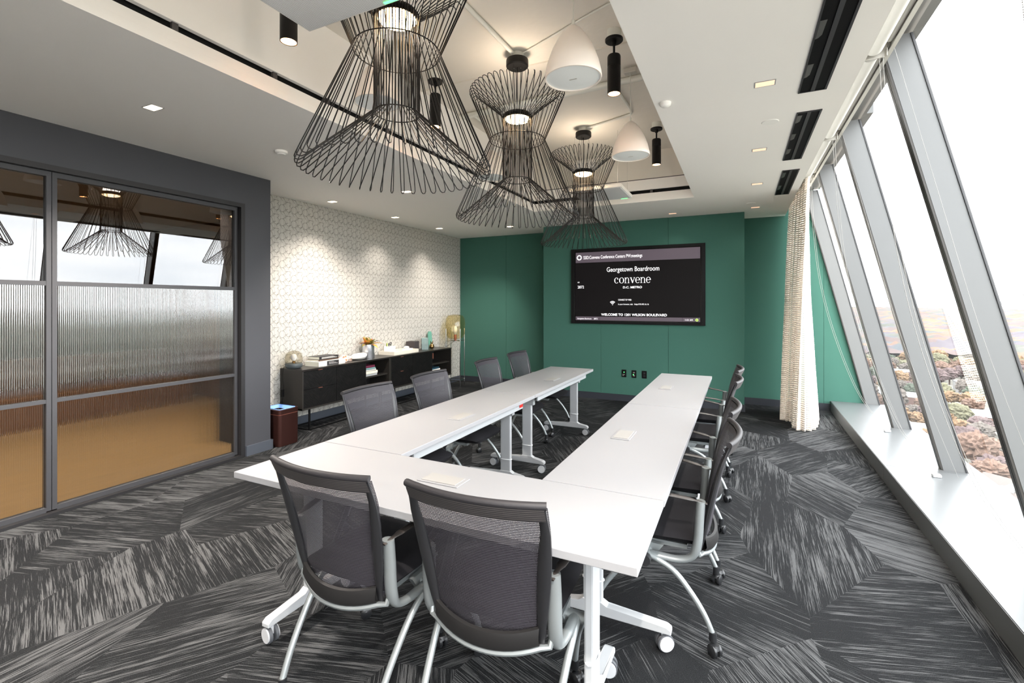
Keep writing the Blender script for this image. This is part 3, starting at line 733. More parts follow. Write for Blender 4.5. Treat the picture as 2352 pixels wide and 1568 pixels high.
# corridor beyond the partition
M_corr = mat('corridor_wall', (120, 92, 66), .7)
M_oakf = mat('oak_floor', (160, 134, 92), .5, vary=((30, 3, 30), .15, 3))
M_oak = mat('oak_bench', (120, 88, 58), .5, vary=((3, 30, 30), .15, 3))
b = new(); bx(b, -9.2, -9.0, -3.2, 8.15, 0, 3.5); bx(b, -9.2, -5.12, 4.6, 4.7, 0, 3.5); struct('wall_corridor', b, M_corr)
b = new(); bx(b, -9.2, -4.6, -3.2, 3.06, 2.78, 2.8); bx(b, -9.2, -4.61, 3.06, 3.26, 2.78, 2.8); bx(b, -9.2, -5.13, 3.26, 4.6, 2.78, 2.8); struct('ceiling_corridor', b, M_ceil)
t = thing('corridor_bench', 'long orange-brown wooden bench blurred behind the ribbed glass', 'bench')
b = new(); bx(b, -7.95, -7.2, -2.6, 4.3, .36, .42, .01); obj('seat', b, M_oak, t)
b = new(); bx(b, -7.93, -7.25, -2.55, 4.25, .006, .36); obj('base', b, M_oak, t)
b = new(); bx(b, -8.02, -7.95, -2.6, 4.3, .006, .80, .01); obj('back_panel', b, M_oak, t)
b = new(); bx(b, -9.0, -4.62, -3.0, 3.06, .001, .006); bx(b, -9.0, -4.62, 3.06, 3.26, .001, .006); bx(b, -9.0, -5.13, 3.26, 4.58, .001, .006); struct('floor_corridor', b, M_oakf)
for y in (-1.5, .8, 3.0): spot('corridor_light', (-5.3, y, 2.75), 36, WARM, 120, .6, .05, (0, 0, 0))

# ================================================================== TABLES
def caster_w(b_main, b_tyre, x_, y, ang=0, r=.037):
    """twin-wheel caster: white cheeks, grey tyres"""
    c, s = math.cos(ang), math.sin(ang)
    for k in (-1, 1):
        q = [(-.010*k-.006, .010*k+.006)]
        a = Vector((x_-s*.014*k, y+c*.014*k, r)); d = Vector((-s*.009, c*.009, 0))
        tube(b_tyre, [a-d*.75, a+d*.75], r, 20)
        e = a + d*k*1.0
        tube(b_main, [e-d*.4, e+d*.25], r*.86, 20)
    bx(b_main, x_-.012, x_+.012, y-.012, y+.012, r, .085)
def make_table(name, x0, x1, y0, y1, label, post_dx=0, hatch=None, rail_side=1, hatch_x=0):
    cx, cy = (x0+x1)/2, (y0+y1)/2; long_y = (y1-y0) > (x1-x0)
    t = thing('folding_table', label, 'table', (cx, cy, 0), 0 if long_y else -PI/2, 'white folding tables set in a U')
    hw, hl = (min(x1-x0, y1-y0)/2, max(x1-x0, y1-y0)/2)
    b = new(); bx(b, -hw, hw, -hl+.001, hl-.001, .712, .74, .0025, 2); top = obj('tabletop', b, M_lam, t)
    b = new(); bx(b, post_dx-.02, post_dx+.02, -hl+.28, hl-.28, .66, .711, .004); obj('beam', b, M_tmetal, t)
    b = new(); bx(b, rail_side*(hw-.05)-.008, rail_side*(hw-.05)+.008, -hl+.16, hl-.16, .652, .711, .003); obj('edge_rail', b, M_tmetal, t)
    for s in (-1, 1):
        yl = s*(hl-.215)
        b = new(); bx(b, post_dx-.045, post_dx+.045, yl-.018, yl+.018, .10, .69, .008, 2); bx(b, post_dx-.07, post_dx+.07, yl-.02, yl+.02, .60, .712, .005); lg = obj('leg', b, M_tmetal, t)
        b = new(); prism(b, [(-hw+.0, .078), (-hw+.0, .10), (-hw+.02, .112), (post_dx-.065, .122), (post_dx-.045, .142), (post_dx+.045, .142), (post_dx+.065, .122), (hw-.02, .112), (hw-.0, .10), (hw-.0, .078)], 'y', yl-.022, yl+.022)
        bmesh.ops.bevel(b, geom=list(b.edges), offset=.004, segments=1, affect='EDGES')
        obj('foot', b, M_tmetal, t)
        for e in (-1, 1):
            b1, b2 = new(), new(); caster_w(b1, b2, e*(hw-.03), yl, random.uniform(-.3, .5)+(.2 if long_y else PI/2))
            c_ = obj('caster', b1, M_wheelw, t, True); obj('tyre', b2, M_tyre, c_, True)
        b = new(); tube(b, [(post_dx+.047*math.copysign(1, math.cos(a))*0+.050*math.cos(a), yl+.024*math.sin(a), .235) for a in [2*PI*k/16 for k in range(16)]], .004, 6, closed=True); obj('cable_clip', b, M_clear, t)
    if hatch is not None:
        hy = hatch
        b = new(); hx_ = hatch_x; bx(b, hx_-.055, hx_+.055, hy-.105, hy+.105, .7402, .7440, .0015, 1); h = obj('power_hatch', b, M_lam, t)
        b = new(); bx(b, hx_-.043, hx_+.043, hy-.088, hy+.088, .7440, .7465, .001); obj('hatch_lid', b, M_hatch, h)
    for s in (-1, 1):
        b = new(); bx(b, -rail_side*(hw-.07)-.035, -rail_side*(hw-.07)+.035, s*(hl-.07)-.05, s*(hl-.07)+.05, .690, .712, .002); obj('table_connector', b, M_charc, t)
    return t
TL0, TL1 = -2.117, -1.575
TR0, TR1 = -.79, -.268
make_table('t', -2.117, -.27, 1.415, 1.945, 'white folding table joining the two long rows, closest to the camera', 0, .013, -1, -.07)
make_table('t', TL0, TL1, 1.949, 3.725, 'nearer white table of the left row, before the sideboard', .10, -.05, 1, .115)
make_table('t', TL0, TL1, 3.729, 5.505, 'farther white table of the left row, ending near the green wall', .10, -.06, 1, .11)
make_table('t', TR0, TR1, 1.949, 3.725, 'nearer white table of the right row, window side', -.09, -.025, -1, -.09)
make_table('t', TR0, TR1, 3.729, 5.505, 'farther white table of the right row, in front of the wall screen', -.09, -.05, -1, -.085)
# small red tag on the left row
b = new(); bx(b, -.0006, .0006, -.03, .03, -.02, .012); o = obj('warning_tag', b, M_red); o.location = (-1.612, 3.52, .69); tag(o, 'small red tag under the edge of the left table row', 'tag')

# ================================================================== CHAIRS
RAIL = [(-.205, .395), (-.222, .47), (-.238, .56), (-.256, .65), (-.277, .74), (-.300, .82), (-.328, .895)]
def hwid(z): # half width of the back
    t = (z-.395)/.505; return .205 + .045*min(1, t*1.25)
def bow(x_, hw, z):  # the back curves away from the sitter in the middle
    return -.045*(1-(x_/hw)**2)
def make_chair(label, glides=False):
    t = thing('mesh_chair', label, 'chair', group='black mesh armchairs with silver legs round the tables')
    # seat cushion, waterfall front
    b = new(); R_ = []
    prof = [(-.20, .425, .44), (-.21, .45, .44), (-.17, .475, .455), (-.05, .468, .47), (.08, .47, .475), (.18, .474, .47), (.24, .462, .455), (.27, .435, .43), (.262, .41, .42), (.20, .408, .43), (0, .405, .44), (-.17, .408, .43)]
    N = 12
    vs_ = []
    for (y, z, w) in prof:
        row = []
        for j in range(N+1):
            u = -1+2*j/N; ww = w/2
            xx = ww*math.copysign(abs(u)**.9, u); zz = z
            edge = max(0, abs(u)-.72)/.28
            zz = z+(.44-z)*edge*edge*.75
            row.append(b.verts.new((xx, y, zz)))
        vs_.append(row)
    for i in range(len(vs_)):
        r0, r1 = vs_[i], vs_[(i+1) % len(vs_)]
        for j in range(N): b.faces.new((r0[j], r0[j+1], r1[j+1], r1[j]))
    b.faces.new([r[0] for r in vs_]); b.faces.new([r[-1] for r in vs_][::-1])
    bmesh.ops.recalc_face_normals(b, faces=b.faces)
    obj('seat', b, M_seat, t, True, angle=60)
    RL = RAIL; yo = 0; uo = 0
    rail = spline([(0, y, z) for y, z in RL], 4)
    # mesh sheet
    rows, uvs = [], []
    for p in rail[1:]:
        hw = hwid(p.z)+.003; r, u_ = [], []
        for j in range(17):
            x_ = -hw+2*hw*j/16; r.append((x_, p.y+.015+bow(x_, hw, p.z), p.z)); u_.append((x_, p.z))
        rows.append(r); uvs.append(u_)
    b = new(); grid(b, rows, uvs); obj('backrest', b, M_mesh, t, True)
    # side rails
    for s in (-1, 1):
        pts = [(s*(hwid(p.z)-.010), p.y, p.z) for p in rail]
        b = new(); tube(b, pts, [.013+.011*math.sin(min(1, max(0, (p.z-.42)/.45))*PI) for p in rail], 10, flat=(.55, (0, 1, 0))); obj('back_rail', b, M_charc, t, True)
    # padded top hem: rolled mesh
    b = new(); hw = hwid(.9); pts = [(x_, rail[-1].y+bow(x_, hw, .9), .905) for x_ in [-hw-.004+(2*hw+.008)*k/14 for k in range(15)]]
    tube(b, pts, .013, 10)
    rows, uvs = [], []
    for k, (dz, off) in enumerate(((0, .0), (-.02, .004), (-.052, .012))):
        z = .905+dz; r, u_ = [], []
        for j in range(17):
            x_ = -hw+2*hw*j/16; r.append((x_, rail[-1].y+bow(x_, hw, z)+off*1.9-.013+(.0 if k else 0), z)); u_.append((x_, z))
        rows.append(r); uvs.append(u_)
    grid(b, rows, uvs)
    obj('top_hem', b, M_meshband, t, True)
    # lower pad and silver rim
    b = new(); rows = []
    hw = .195
    for dz, off in ((.055, -.002), (.052, -.014), (.01, -.02), (-.006, -.012), (-.006, .006), (.05, .004)):
        rows.append([(-hw+2*hw*j/14, -.215+yo+bow(-hw+2*hw*j/14, hw, .4)+off, .405+dz-.028*(1-(abs(-1+2*j/14))**2.2)) for j in range(15)])
    rows.append(rows[0]); grid(b, rows); obj('lower_pad', b, M_pad, t, True)
    b = new(); pts = [(-.232, -.19+uo, .43), (-.225, -.205+yo*.5, .39)]+[(-hw+2*hw*j/14, -.218+yo+bow(-hw+2*hw*j/14, hw, .4), .388-.028*(1-(abs(-1+2*j/14))**2.2)) for j in range(15)]+[(.225, -.205+yo*.5, .39), (.232, -.19+uo, .43)]
    tube(b, pts, .011, 8); obj('back_rim', b, M_silver, t, True)
    for s in (-1, 1):
        # flat silver upright turning forward under the seat to the hub
        pts = spline([(s*.238, -.212+uo, .64), (s*.240, -.206+uo, .56), (s*.240, -.198+uo*.7, .45), (s*.240, -.175, .385), (s*.243, -.12, .362), (s*.247, -.05, .362), (s*.250, .01, .365)], 4)
        rad = [.020 if p.z > .42 else max(.015, .020-(.42-p.z)*.1) for p in pts]
        b = new(); tube(b, pts, rad, 12, flat=(1.3, (s, 0, 0))); obj('arm_upright', b, M_silver, t, True)
        # hub with dark knob
        b = new(); cyl(b, (s*.215, .02, .362), (s*.292, .02, .362), .021, 16); prism(b, [(-.05, .40), (.06, .405), (.045, .35), (-.01, .345)], 'x', s*.20, s*.222); h = obj('hub', b, M_silver, t, True)
        b = new(); cyl(b, (s*.290, .02, .362), (s*.322, .02, .362), .025, 16); obj('knob', b, M_charc, h, True)
        # armrest
        pts = spline([(s*.240, -.238+uo, .632), (s*.252, -.165, .646), (s*.270, -.06, .658), (s*.287, .05, .664), (s*.295, .13, .659), (s*.296, .18, .641)], 4)
        rad = [.010, .017, .025, .029, .028, .022]; rad = [rad[min(5, int(i/4))] for i in range(len(pts))]
        b = new(); tube(b, pts, rad, 12, flat=(.38, (0, 0, 1))); obj('armrest', b, M_armp, t, True)
        b = new(); tube(b, spline([(s*.297, .178, .635), (s*.300, .15, .59), (s*.304, .08, .47), (s*.306, .022, .37)], 4), .012, 8); obj('arm_support', b, M_charc, t, True)
        # arched legs and casters
        for yy in (-1, 1):
            fw = .60 if glides and yy > 0 else 1.0      # the near pair: short front reach, plain rear legs on glides
            pts = spline([(s*.262, .02+yy*.006, .365), (s*.268, yy*.09*fw, .325), (s*.274*(1-.12*(fw < 1)), yy*.165*fw, .25), (s*.278*(1-.2*(fw < 1)), yy*.225*fw, .165), (s*.281*(1-.25*(fw < 1)), yy*.262*fw, .085)], 4)
            if glides and yy < 0:
                pts = spline([(s*.262, .01, .365), (s*.258, -.10, .30), (s*.250, -.185, .20), (s*.243, -.25, .10), (s*.238, -.295, .004)], 4)
                b = new(); tube(b, pts, [.0135]*len(pts), 10); lg = obj('leg', b, M_silver, t, True)
                b = new(); lathe(b, [(0, 0), (.017, 0), (.017, .012), (0, .012)], s*.238, -.295, 14); obj('glide', b, M_wheel, lg, True); continue
            b = new(); tube(b, pts, .0125, 10); lg = obj('leg', b, M_silver, t, True)
            b = new(); cx, cy = s*.281*(1-.25*(fw < 1)), yy*.262*fw
            a = random.uniform(-.5, .5)+(PI if s > 0 else .4); c_, s_ = math.cos(a), math.sin(a)
            tube(b, [(cx, cy, .098), (cx, cy, .06)], .016, 12)
            for k in (-1, 1):
                q = Vector((cx-s_*.0+c_*.0, cy, .026)) + Vector((math.cos(a+PI/2)*.013*k, math.sin(a+PI/2)*.013*k, 0)) + Vector((math.cos(a), math.sin(a), 0))*-.012
                d = Vector((math.cos(a+PI/2), math.sin(a+PI/2), 0))*.009
                tube(b, [q-d, q-d*.6, q+d*.6, q+d], [.021, .026, .026, .021], 16)
            q = Vector((cx, cy, 0)) + Vector((math.cos(a), math.sin(a), 0))*-.012
            tube(b, [q+Vector((0, 0, .052)), q+Vector((0, 0, .036))], [.018, .024], 10)
            obj('caster', b, M_wheel, lg, True)
    b = new(); cyl(b, (-.215, .02, .362), (.215, .02, .362), .014, 12); bx(b, -.19, -.15, -.15, .17, .388, .408); bx(b, .15, .19, -.15, .17, .388, .408); obj('cross_tube', b, M_silver, t, True)
    return t
cg = make_chair('nearer-left mesh chair at the near table, its back to the camera', True)
cg.location = (-1.418, 1.605, 0); cg.rotation_euler = (0, 0, math.radians(-1))
dup(cg, (-.798, 1.648, 0), math.radians(3), 'mesh chair closest to the right corner of the near table, its back to the camera')
LC = -2.125; ch = None
for x_, y, a, lab in ((LC, 2.66, -90, 'mesh chair on the sideboard side, nearest the camera'), (LC, 3.42, -90, 'second mesh chair from the camera on the sideboard side'),
                      (LC-.02, 4.50, -88, 'third mesh chair from the camera on the sideboard side'), (LC-.06, 5.35, -91, 'sideboard-side mesh chair nearest the green wall')):
    if ch is None: ch = make_chair(lab); ch.location = (x_, y, 0); ch.rotation_euler = (0, 0, math.radians(a))
    else: dup(ch, (x_, y, 0), math.radians(a), lab)
for x_, y, a, lab in ((-.372, 2.50, 91, 'mesh chair on the window side, nearest the camera'), (-.372, 3.14, 90, 'second mesh chair from the camera on the window side'),
                      (-.355, 4.27, 90, 'third mesh chair from the camera on the window side'), (-.345, 4.95, 90, 'window-side mesh chair nearest the green wall')):
    dup(ch, (x_, y, 0), math.radians(a), lab)

# ================================================================== SIDEBOARDS
XF, XB, CT, CB = -4.62, -4.995, .74, .262
def panel_face(y0, y1, z0, z1, name, parent, pulls, mid=True):
    b = new(); v = 0
    ym = (y0+y1)/2; zc = (z0+z1)/2
    X_ = XF+.0
    f = [b.verts.new(p) for p in ((X_, y0, z0), (X_, ym, z0), (X_, y1, z0), (X_, y1, z1), (X_, ym, z1), (X_, y0, z1))]
    g = [b.verts.new((p.co.x-.018, p.co.y, p.co.z)) for p in f]
    fs = [b.faces.new((f[0], f[1], f[4], f[5])), b.faces.new((f[1], f[2], f[3], f[4]))]
    b.faces.new((g[5], g[4], g[1], g[0])); b.faces.new((g[4], g[3], g[2], g[1]))
    o_ = [0, 1, 2, 3, 4, 5]
    for i in range(6):
        j = (i+1) % 6; b.faces.new((f[j], f[i], g[i], g[j]))
    uv = b.loops.layers.uv.verify()
    for fc in b.faces:
        for l in fc.loops: l[uv].uv = (l.vert.co.y-ym, l.vert.co.z)
    o = obj(name, b, M_herr, parent)
    for (py, pz) in pulls:
        b = new(); bx(b, XF-.003, XF+.010, py-.03, py+.03, pz-.003, pz+.003); obj('pull', b, M_copper, o)
    return o
def sideboard(y0, w, label):
    ya, yb_, yc, yd = y0, y0+.528, y0+1.045, y0+w
    t = thing('sideboard', label, 'cabinet')
    b = new(); bx(b, XB, XF+.006, ya, yd, CT-.02, CT); obj('top', b, M_ebony, t)
    b = new(); bx(b, XB, XF, ya, ya+.02, CB, CT-.02); obj('side_panel', b, M_ebonyside, t)
    b = new(); bx(b, XB, XF, yd-.02, yd, CB, CT-.02); obj('side_panel', b, M_ebonyside, t)
    b = new(); bx(b, XB, XF+.004, ya, yd, CB-.001, CB+.019); obj('bottom_panel', b, M_ebonyside, t)
    b = new(); bx(b, XB, XB+.012, ya+.02, yd-.02, CB+.019, CT-.02); obj('back_panel', b, M_ebonyd, t)
    b = new(); bx(b, XB+.012, XF-.02, yb_-.009, yb_+.009, CB+.019, CT-.02); obj('divider', b, M_ebonyd, t)
    b = new(); bx(b, XB+.012, XF-.002, yc-.009, yc+.009, CB+.019, CT-.02); obj('divider', b, M_ebonyd, t)
    b = new(); bx(b, XB+.012, XF-.03, yc+.009, yd-.02, .485, .503); obj('shelf', b, M_ebonyside, t)
    zm = (CB+.022+CT-.022)/2
    for z0, z1 in ((zm+.002, CT-.023), (CB+.021, zm-.002)):
        panel_face(ya+.021, yb_-.002, z0, z1, 'drawer', t, [((ya+yb_)/2, z1-.002)])
    panel_face(yb_+.002, yc-.002, CB+.021, CT-.023, 'door', t, [(yb_+.03, CT-.026)] if False else [])
    b = new()
    for z in (.34, .42, .58, .66):
        for yy in (yc+.012, yd-.024):
            for x_ in (XF-.06, XB+.08): cyl(b, (x_, yy-.003, z), (x_, yy+.004, z), .004, 6)
    obj('shelf_pin', b, M_brass, t)
    r = .009
    b = new()
    for yy in (ya+.13, yd-.16):
        bx(b, XF-.03-r, XF-.03+r, yy-r, yy+r, 0, CB); bx(b, XB+.05-r, XB+.05+r, yy-r, yy+r, 0, CB); bx(b, XB+.05, XF-.03, yy-r, yy+r, 0, .014)
    bx(b, XF-.03-r, XF-.03+r, ya+.13, yd-.16, 0, .014); bx(b, XB+.05-r, XB+.05+r, ya+.13, yd-.16, 0, .014)
    obj('base_frame', b, M_blackm, t)
    return t
sideboard(3.920, 1.545, 'black herringbone sideboard carrying the glass globe lamp and the plant')
s2 = sideboard(5.470, 1.63, 'black herringbone sideboard beside the tall glass floor lamp')
b = new(); bx(b, XF-.03, XF+.002, 6.515+.02, 6.515+.04, .60, .69); obj('pull_plate', b, M_copper, s2)

# ---- things on the sideboards (z = CT)
t = thing('globe_lamp', 'smoked glass dome lamp on a dark round base', 'lamp', (-4.845, 3.99, CT))
b = new(); lathe(b, [(0, 0), (.075, .002), (.094, .018), (.1, .04), (.098, .058), (.092, .062), (0, .062)], n=32); obj('base', b, mat('lamp_base_grey', (70, 76, 78), .55), t, True)
b = new(); lathe(b, [(.086, .066), (.098, .072), (.101, .10), (.098, .14), (.083, .18), (.05, .207), (0, .217)], n=32, cap=False); obj('dome', b, M_smoke, t, True)
b = new(); lathe(b, [(0, .062), (.018, .064), (.018, .09), (0, .09)], n=14); obj('socket', b, M_brass, t, True)
b = new(); lathe(b, [(0, .09), (.016, .092), (.034, .125), (.034, .15), (.02, .17), (0, .175)], n=16); obj('bulb', b, mat('pale_bulb', (232, 232, 238), .2), t, True)
b = new(); tube(b, spline([(-.06, -.08, .02), (-.06, -.095, .01), (-.06, -.108, -.1), (-.055, -.10, -.2), (-.06, -.105, -.33), (-.062, -.105, -.47), (-.03, -.06, -.70)], 5), .003, 6); c_ = obj('power_cord', b, M_blackm, t, True)
b = new(); bx(b, -.078, -.042, -.125, -.098, -.33, -.24, .004, 2); obj('cord_switch', b, M_blackm, c_)

M_bk = {'white': mat('book_white', (232, 230, 224), .6), 'black': mat('book_black', (40, 38, 40), .5), 'brown': mat('book_brown', (86, 66, 52), .5), 'grey': mat('book_grey', (184, 186, 186), .5), 'teal': mat('book_teal', (150, 196, 194), .5),
        'plum': mat('book_plum', (122, 50, 74), .5), 'cream': mat('book_cream', (228, 222, 202), .5), 'blue': mat('book_blue', (50, 84, 100), .5), 'red': mat('book_red', (196, 70, 62), .5)}
def book(x_, y, z, w, l, h, rz, cov, label, band=None, grp=None):
    """spine faces the room (+x); w depth in x, l length in y"""
    t = thing('book', label, 'book', (x_, y, z), rz, grp)
    m = M_bk[cov]
    b = new(); bx(b, -w/2, w/2, -l/2, l/2, 0, .003); bx(b, -w/2, w/2, -l/2, l/2, h-.003, h); bx(b, w/2-.004, w/2, -l/2, l/2, 0, h); obj('cover', b, m, t)
    b = new(); bx(b, -w/2+.004, w/2-.005, -l/2+.004, l/2-.004, .003, h-.003); obj('pages', b, M_paper, t)
    if band:
        b = new(); bx(b, w/2, w/2+.0008, band[0]*l, band[1]*l, .002, h-.002); obj('spine_band', b, M_bk[band[2]], t)
        for k in range(3):
            b = new(); a = band[0]*l+.02+k*.0; bx(b, w/2+.0008, w/2+.0014, band[0]*l+.03, band[1]*l-.02-k*.03, h*(.3+.2*k), h*(.3+.2*k)+.0025); obj('title_line', b, M_bk['white'], t)
    return t
GT = 'books on the sideboard by the globe lamp'; 
book(-4.80, 4.43, CT, .24, .44, .058, .02, 'white', 'thick white book with dark spine label, bottom of the tabletop stack', (-.2, .25, 'black'), GT)
book(-4.83, 4.42, CT+.0585, .20, .34, .018, .05, 'brown', 'thin dark brown book in the middle of the tabletop stack', None, GT)
book(-4.82, 4.42, CT+.077, .19, .32, .036, .03, 'black', 'black book with white spine lettering on top of the tabletop stack', (-.48, .48, 'black'), GT)
G2 = 'books in the open bay of the near sideboard'
z = .504
for (cov, h, w, l, lab) in (('grey', .030, .20, .30, 'pale grey book at the bottom of the open-bay stack'), ('cream', .038, .21, .31, 'thick cream book second from the bottom in the open bay'), ('grey', .022, .19, .28, 'grey book in the middle of the open-bay stack'), ('teal', .020, .18, .26, 'pale teal book near the top of the open-bay stack'), ('plum', .032, .17, .24, 'plum and white book on top of the open-bay stack')):
    book(-4.78+random.uniform(-.01, .01), 5.135+random.uniform(-.008, .008), z, w, l*.8, h, random.uniform(-.03, .03), cov, lab, None, G2); z += h+.0005
G3 = 'books in the lower open bay of the far sideboard'
z = CB+.0195
for (cov, h, lab) in (('cream', .030, 'cream book at the bottom of the far sideboard bay'), ('blue', .030, 'dark blue book in the far sideboard bay'), ('grey', .03, 'grey book third in the far sideboard bay'), ('white', .028, 'white book near the top of the far sideboard bay'), ('blue', .032, 'blue-green book on top of the far sideboard stack')):
    book(-4.78, 6.70+random.uniform(-.02, .02), z, .19, .27, h, random.uniform(-.08, .08), cov, lab, None, G3); z += h+.0005
# crystal rock
b = new(); bmesh.ops.create_icosphere(b, subdivisions=3, radius=1)
for v in b.verts:
    n_ = noise.noise(v.co*2.1)*.45+noise.noise(v.co*5)*.22; v.co *= (1+n_); v.co = Vector((v.co.x*.07, v.co.y*.105, max(-.028, v.co.z*.055)))
mr = mat('banded_rock', (226, 190, 160), .6)
rn = mr.node_tree; q = rn.nodes.new('ShaderNodeTexNoise'); q.inputs['Scale'].default_value = 16; q.inputs['Distortion'].default_value = 2
r_ = rn.nodes.new('ShaderNodeValToRGB'); r_.color_ramp.elements[0].position = .4; r_.color_ramp.elements[0].color = (*lin((176, 104, 60)), 1); r_.color_ramp.elements[1].position = .55; r_.color_ramp.elements[1].color = (*lin((238, 222, 210)), 1)
tcn = rn.nodes.new('ShaderNodeTexCoord'); rn.links.new(tcn.outputs['Object'], q.inputs[0]); rn.links.new(q.outputs[0], r_.inputs[0]); rn.links.new(r_.outputs[0], rn.nodes['Principled BSDF'].inputs['Base Color'])
o = obj('mineral_rock', b, mr); o.location = (-4.80, 4.76, CT+.028); tag(o, 'rough orange-and-white mineral rock on the sideboard', 'rock')
# sculptural bowl
b = new(); lathe(b, [(0, .006), (.04, 0), (.075, .01), (.1, .04), (.098, .062), (.08, .074), (.07, .068), (.05, .05), (0, .04)], n=36, cap=False)
for v in b.verts: v.co.z += v.co.y*.16*(v.co.z > .02); v.co.y *= 1.25
o = obj('bowl', b, M_cream, smooth=True); o.location = (-4.79, 5.01, CT); tag(o, 'rounded cream ceramic bowl between the rock and the plant', 'bowl')
# plant
t = thing('potted_plant', 'orange-and-green leafy plant in a steel cylinder pot', 'plant', (-4.81, 5.225, CT))
b = new(); lathe(b, [(0, 0), (.083, 0), (.085, .004), (.085, .195), (.081, .195), (.081, .18), (0, .18)], n=36, cap=False); obj('pot', b, M_steel, t, True)
b = new(); lathe(b, [(0, .186), (.081, .182)], n=24, cap=False); obj('soil', b, M_soil, t, True)
def leafmat(nm, c1, c2):
    m = mat(nm, c1, .45); n = m.node_tree; tcx = n.nodes.new('ShaderNodeTexCoord'); q = n.nodes.new('ShaderNodeTexNoise'); q.inputs['Scale'].default_value = 22
    mx = n.nodes.new('ShaderNodeMix'); mx.data_type = 'RGBA'; mx.inputs[6].default_value = (*lin(c1), 1); mx.inputs[7].default_value = (*lin(c2), 1)
    rr = n.nodes.new('ShaderNodeValToRGB'); rr.color_ramp.elements[0].position = .42; rr.color_ramp.elements[1].position = .58
    n.links.new(tcx.outputs['Object'], q.inputs[0]); n.links.new(q.outputs[0], rr.inputs[0]); n.links.new(rr.outputs[0], mx.inputs[0]); n.links.new(mx.outputs[2], n.nodes['Principled BSDF'].inputs['Base Color']); return m
LM = [leafmat('leaf_orange', (232, 128, 60), (205, 160, 70)), leafmat('leaf_mixed', (206, 110, 60), (92, 112, 50)), leafmat('leaf_green', (84, 104, 46), (150, 130, 60))]
rl = random.Random(3)
for k in range(24):
    a = k*2.4+rl.uniform(-.2, .2); el = .25+1.1*(k/24)**.8; L_ = rl.uniform(.15, .22)*(1.05-.25*(k/24)); W_ = .032
    b = new(); rows = []
    for i in range(9):
        s_ = i/8; d = L_*s_; droop = (.9-el*.5)*s_*s_*.11
        w = W_*math.sin(min(1, s_*1.02)**.75*PI)*.95+.0012
        r0 = .015+d*math.cos(el); zz = .18+d*math.sin(el)-droop
        rows.append([(r0*math.cos(a)-q_*w*math.sin(a), r0*math.sin(a)+q_*w*math.cos(a), zz+abs(q_)*.35*w) for q_ in (-1, -.5, 0, .5, 1)])
    grid(b, rows); obj('leaf', b, LM[k % 3 if k > 12 else (k % 3)], t, True)
# pen pot (white square box with pens and scissors), tray, dark box etc.
t = thing('desk_tray', 'long pale linen tray on the far sideboard', 'tray', (-4.83, 5.93, CT))
b = new(); bx(b, -.15, .15, -.30, .30, 0, .012); bx(b, -.15, -.14, -.30, .30, .012, .052); bx(b, .14, .15, -.30, .30, .012, .052); bx(b, -.14, .14, -.30, -.29, .012, .052); bx(b, -.14, .14, .29, .30, .012, .052); obj('body', b, M_tray, t)
t = thing('pen_box', 'white square pen holder standing on the linen tray', 'pen holder', (-4.85, 5.73, CT+.0125))
b = new()
bx(b, -.06, .06, -.06, .06, 0, .006)
for q_ in ((-.06, -.054, -.06, .06), (.054, .06, -.06, .06), (-.054, .054, -.06, -.054), (-.054, .054, .054, .06)): bx(b, q_[0], q_[1], q_[2], q_[3], .006, .115)
obj('body', b, M_white, t)
for k, (dx, dy, lx, ly, m, nm, lab) in enumerate(((-.02, -.035, 0, -.012, M_blackm, 'marker_pen', 'black marker leaning in the white pen holder, left'), (.01, -.028, .005, -.008, M_blackm, 'marker_pen', 'black marker in the white pen holder, beside the yellow-green one'), (-.005, -.043, 0, -.016, mat('lime_plastic', (170, 190, 60), .4), 'marker_pen', 'lime highlighter leaning out of the white pen holder'))):
    b = new(); cyl(b, (dx, dy, .01), (dx+lx, dy+ly, .15+.008*k), .007, 10); o = obj(nm, b, m, smooth=True); o.location = (-4.85, 5.73, CT+.0125); tag(o, lab, 'pen', 'pens in the white pen holder')
t = thing('scissors', 'black-handled scissors standing in the white pen holder', 'scissors', (-4.85, 5.75, CT+.0125))
for s in (-1, 1):
    b = new(); tube(b, [(0, s*.013+.011*math.cos(2*PI*k/12), .155+.019*math.sin(2*PI*k/12)) for k in range(12)], .003, 6, closed=True); obj('handle', b, M_blackm, t, True)
b = new(); prism(b, [(-.006, .02), (.006, .02), (.012, .137), (-.012, .137)], 'x', -.0015, .0015); obj('blade', b, M_chrome, t)
b = new(); bx(b, -.05, .05, -.075, .075, 0, .05, .006, 2); o = obj('card_stack', b, M_cream); o.location = (-4.80, 6.10, CT+.0125); tag(o, 'cream stack of cards at the far end of the linen tray', 'cards')
b = new(); bmesh.ops.create_icosphere(b, subdivisions=2, radius=.036); bmesh.ops.scale(b, vec=(1, 1.6, .55), verts=b.verts); o = obj('paper_bundle', b, M_cream, smooth=True); o.location = (-4.80, 6.07, CT+.0825); tag(o, 'small rounded cream bundle lying on the card stack', 'bundle')
for k, (c_, lab) in enumerate((((200, 50, 60), 'red capped pen lying on the linen tray'), ((50, 90, 190), 'blue capped pen lying on the linen tray'), ((110, 70, 50), 'brown pencil lying on the linen tray'))):
    b = new(); cyl(b, (0, -.06, 0), (0, .06, .0), .006, 8); o = obj('pen', b, mat('pen_%s' % lab.split()[0], c_, .4), smooth=True); o.location = (-4.80+.02*k, 5.90+.02*k, CT+.019); o.rotation_euler = (0, 0, .5+.4*k); tag(o, lab, 'pen', 'pens lying on the linen tray')
t = thing('tissue_box', 'dark square box on the far sideboard behind the tray', 'box', (-4.90, 6.36, CT), .15)
b = new(); bx(b, -.075, .075, -.085, .085, 0, .155, .003); obj('body', b, M_darkbox, t)
b = new(); bx(b, -.03, .03, -.05, .05, .1552, .157); obj('slot', b, M_blackm, t)
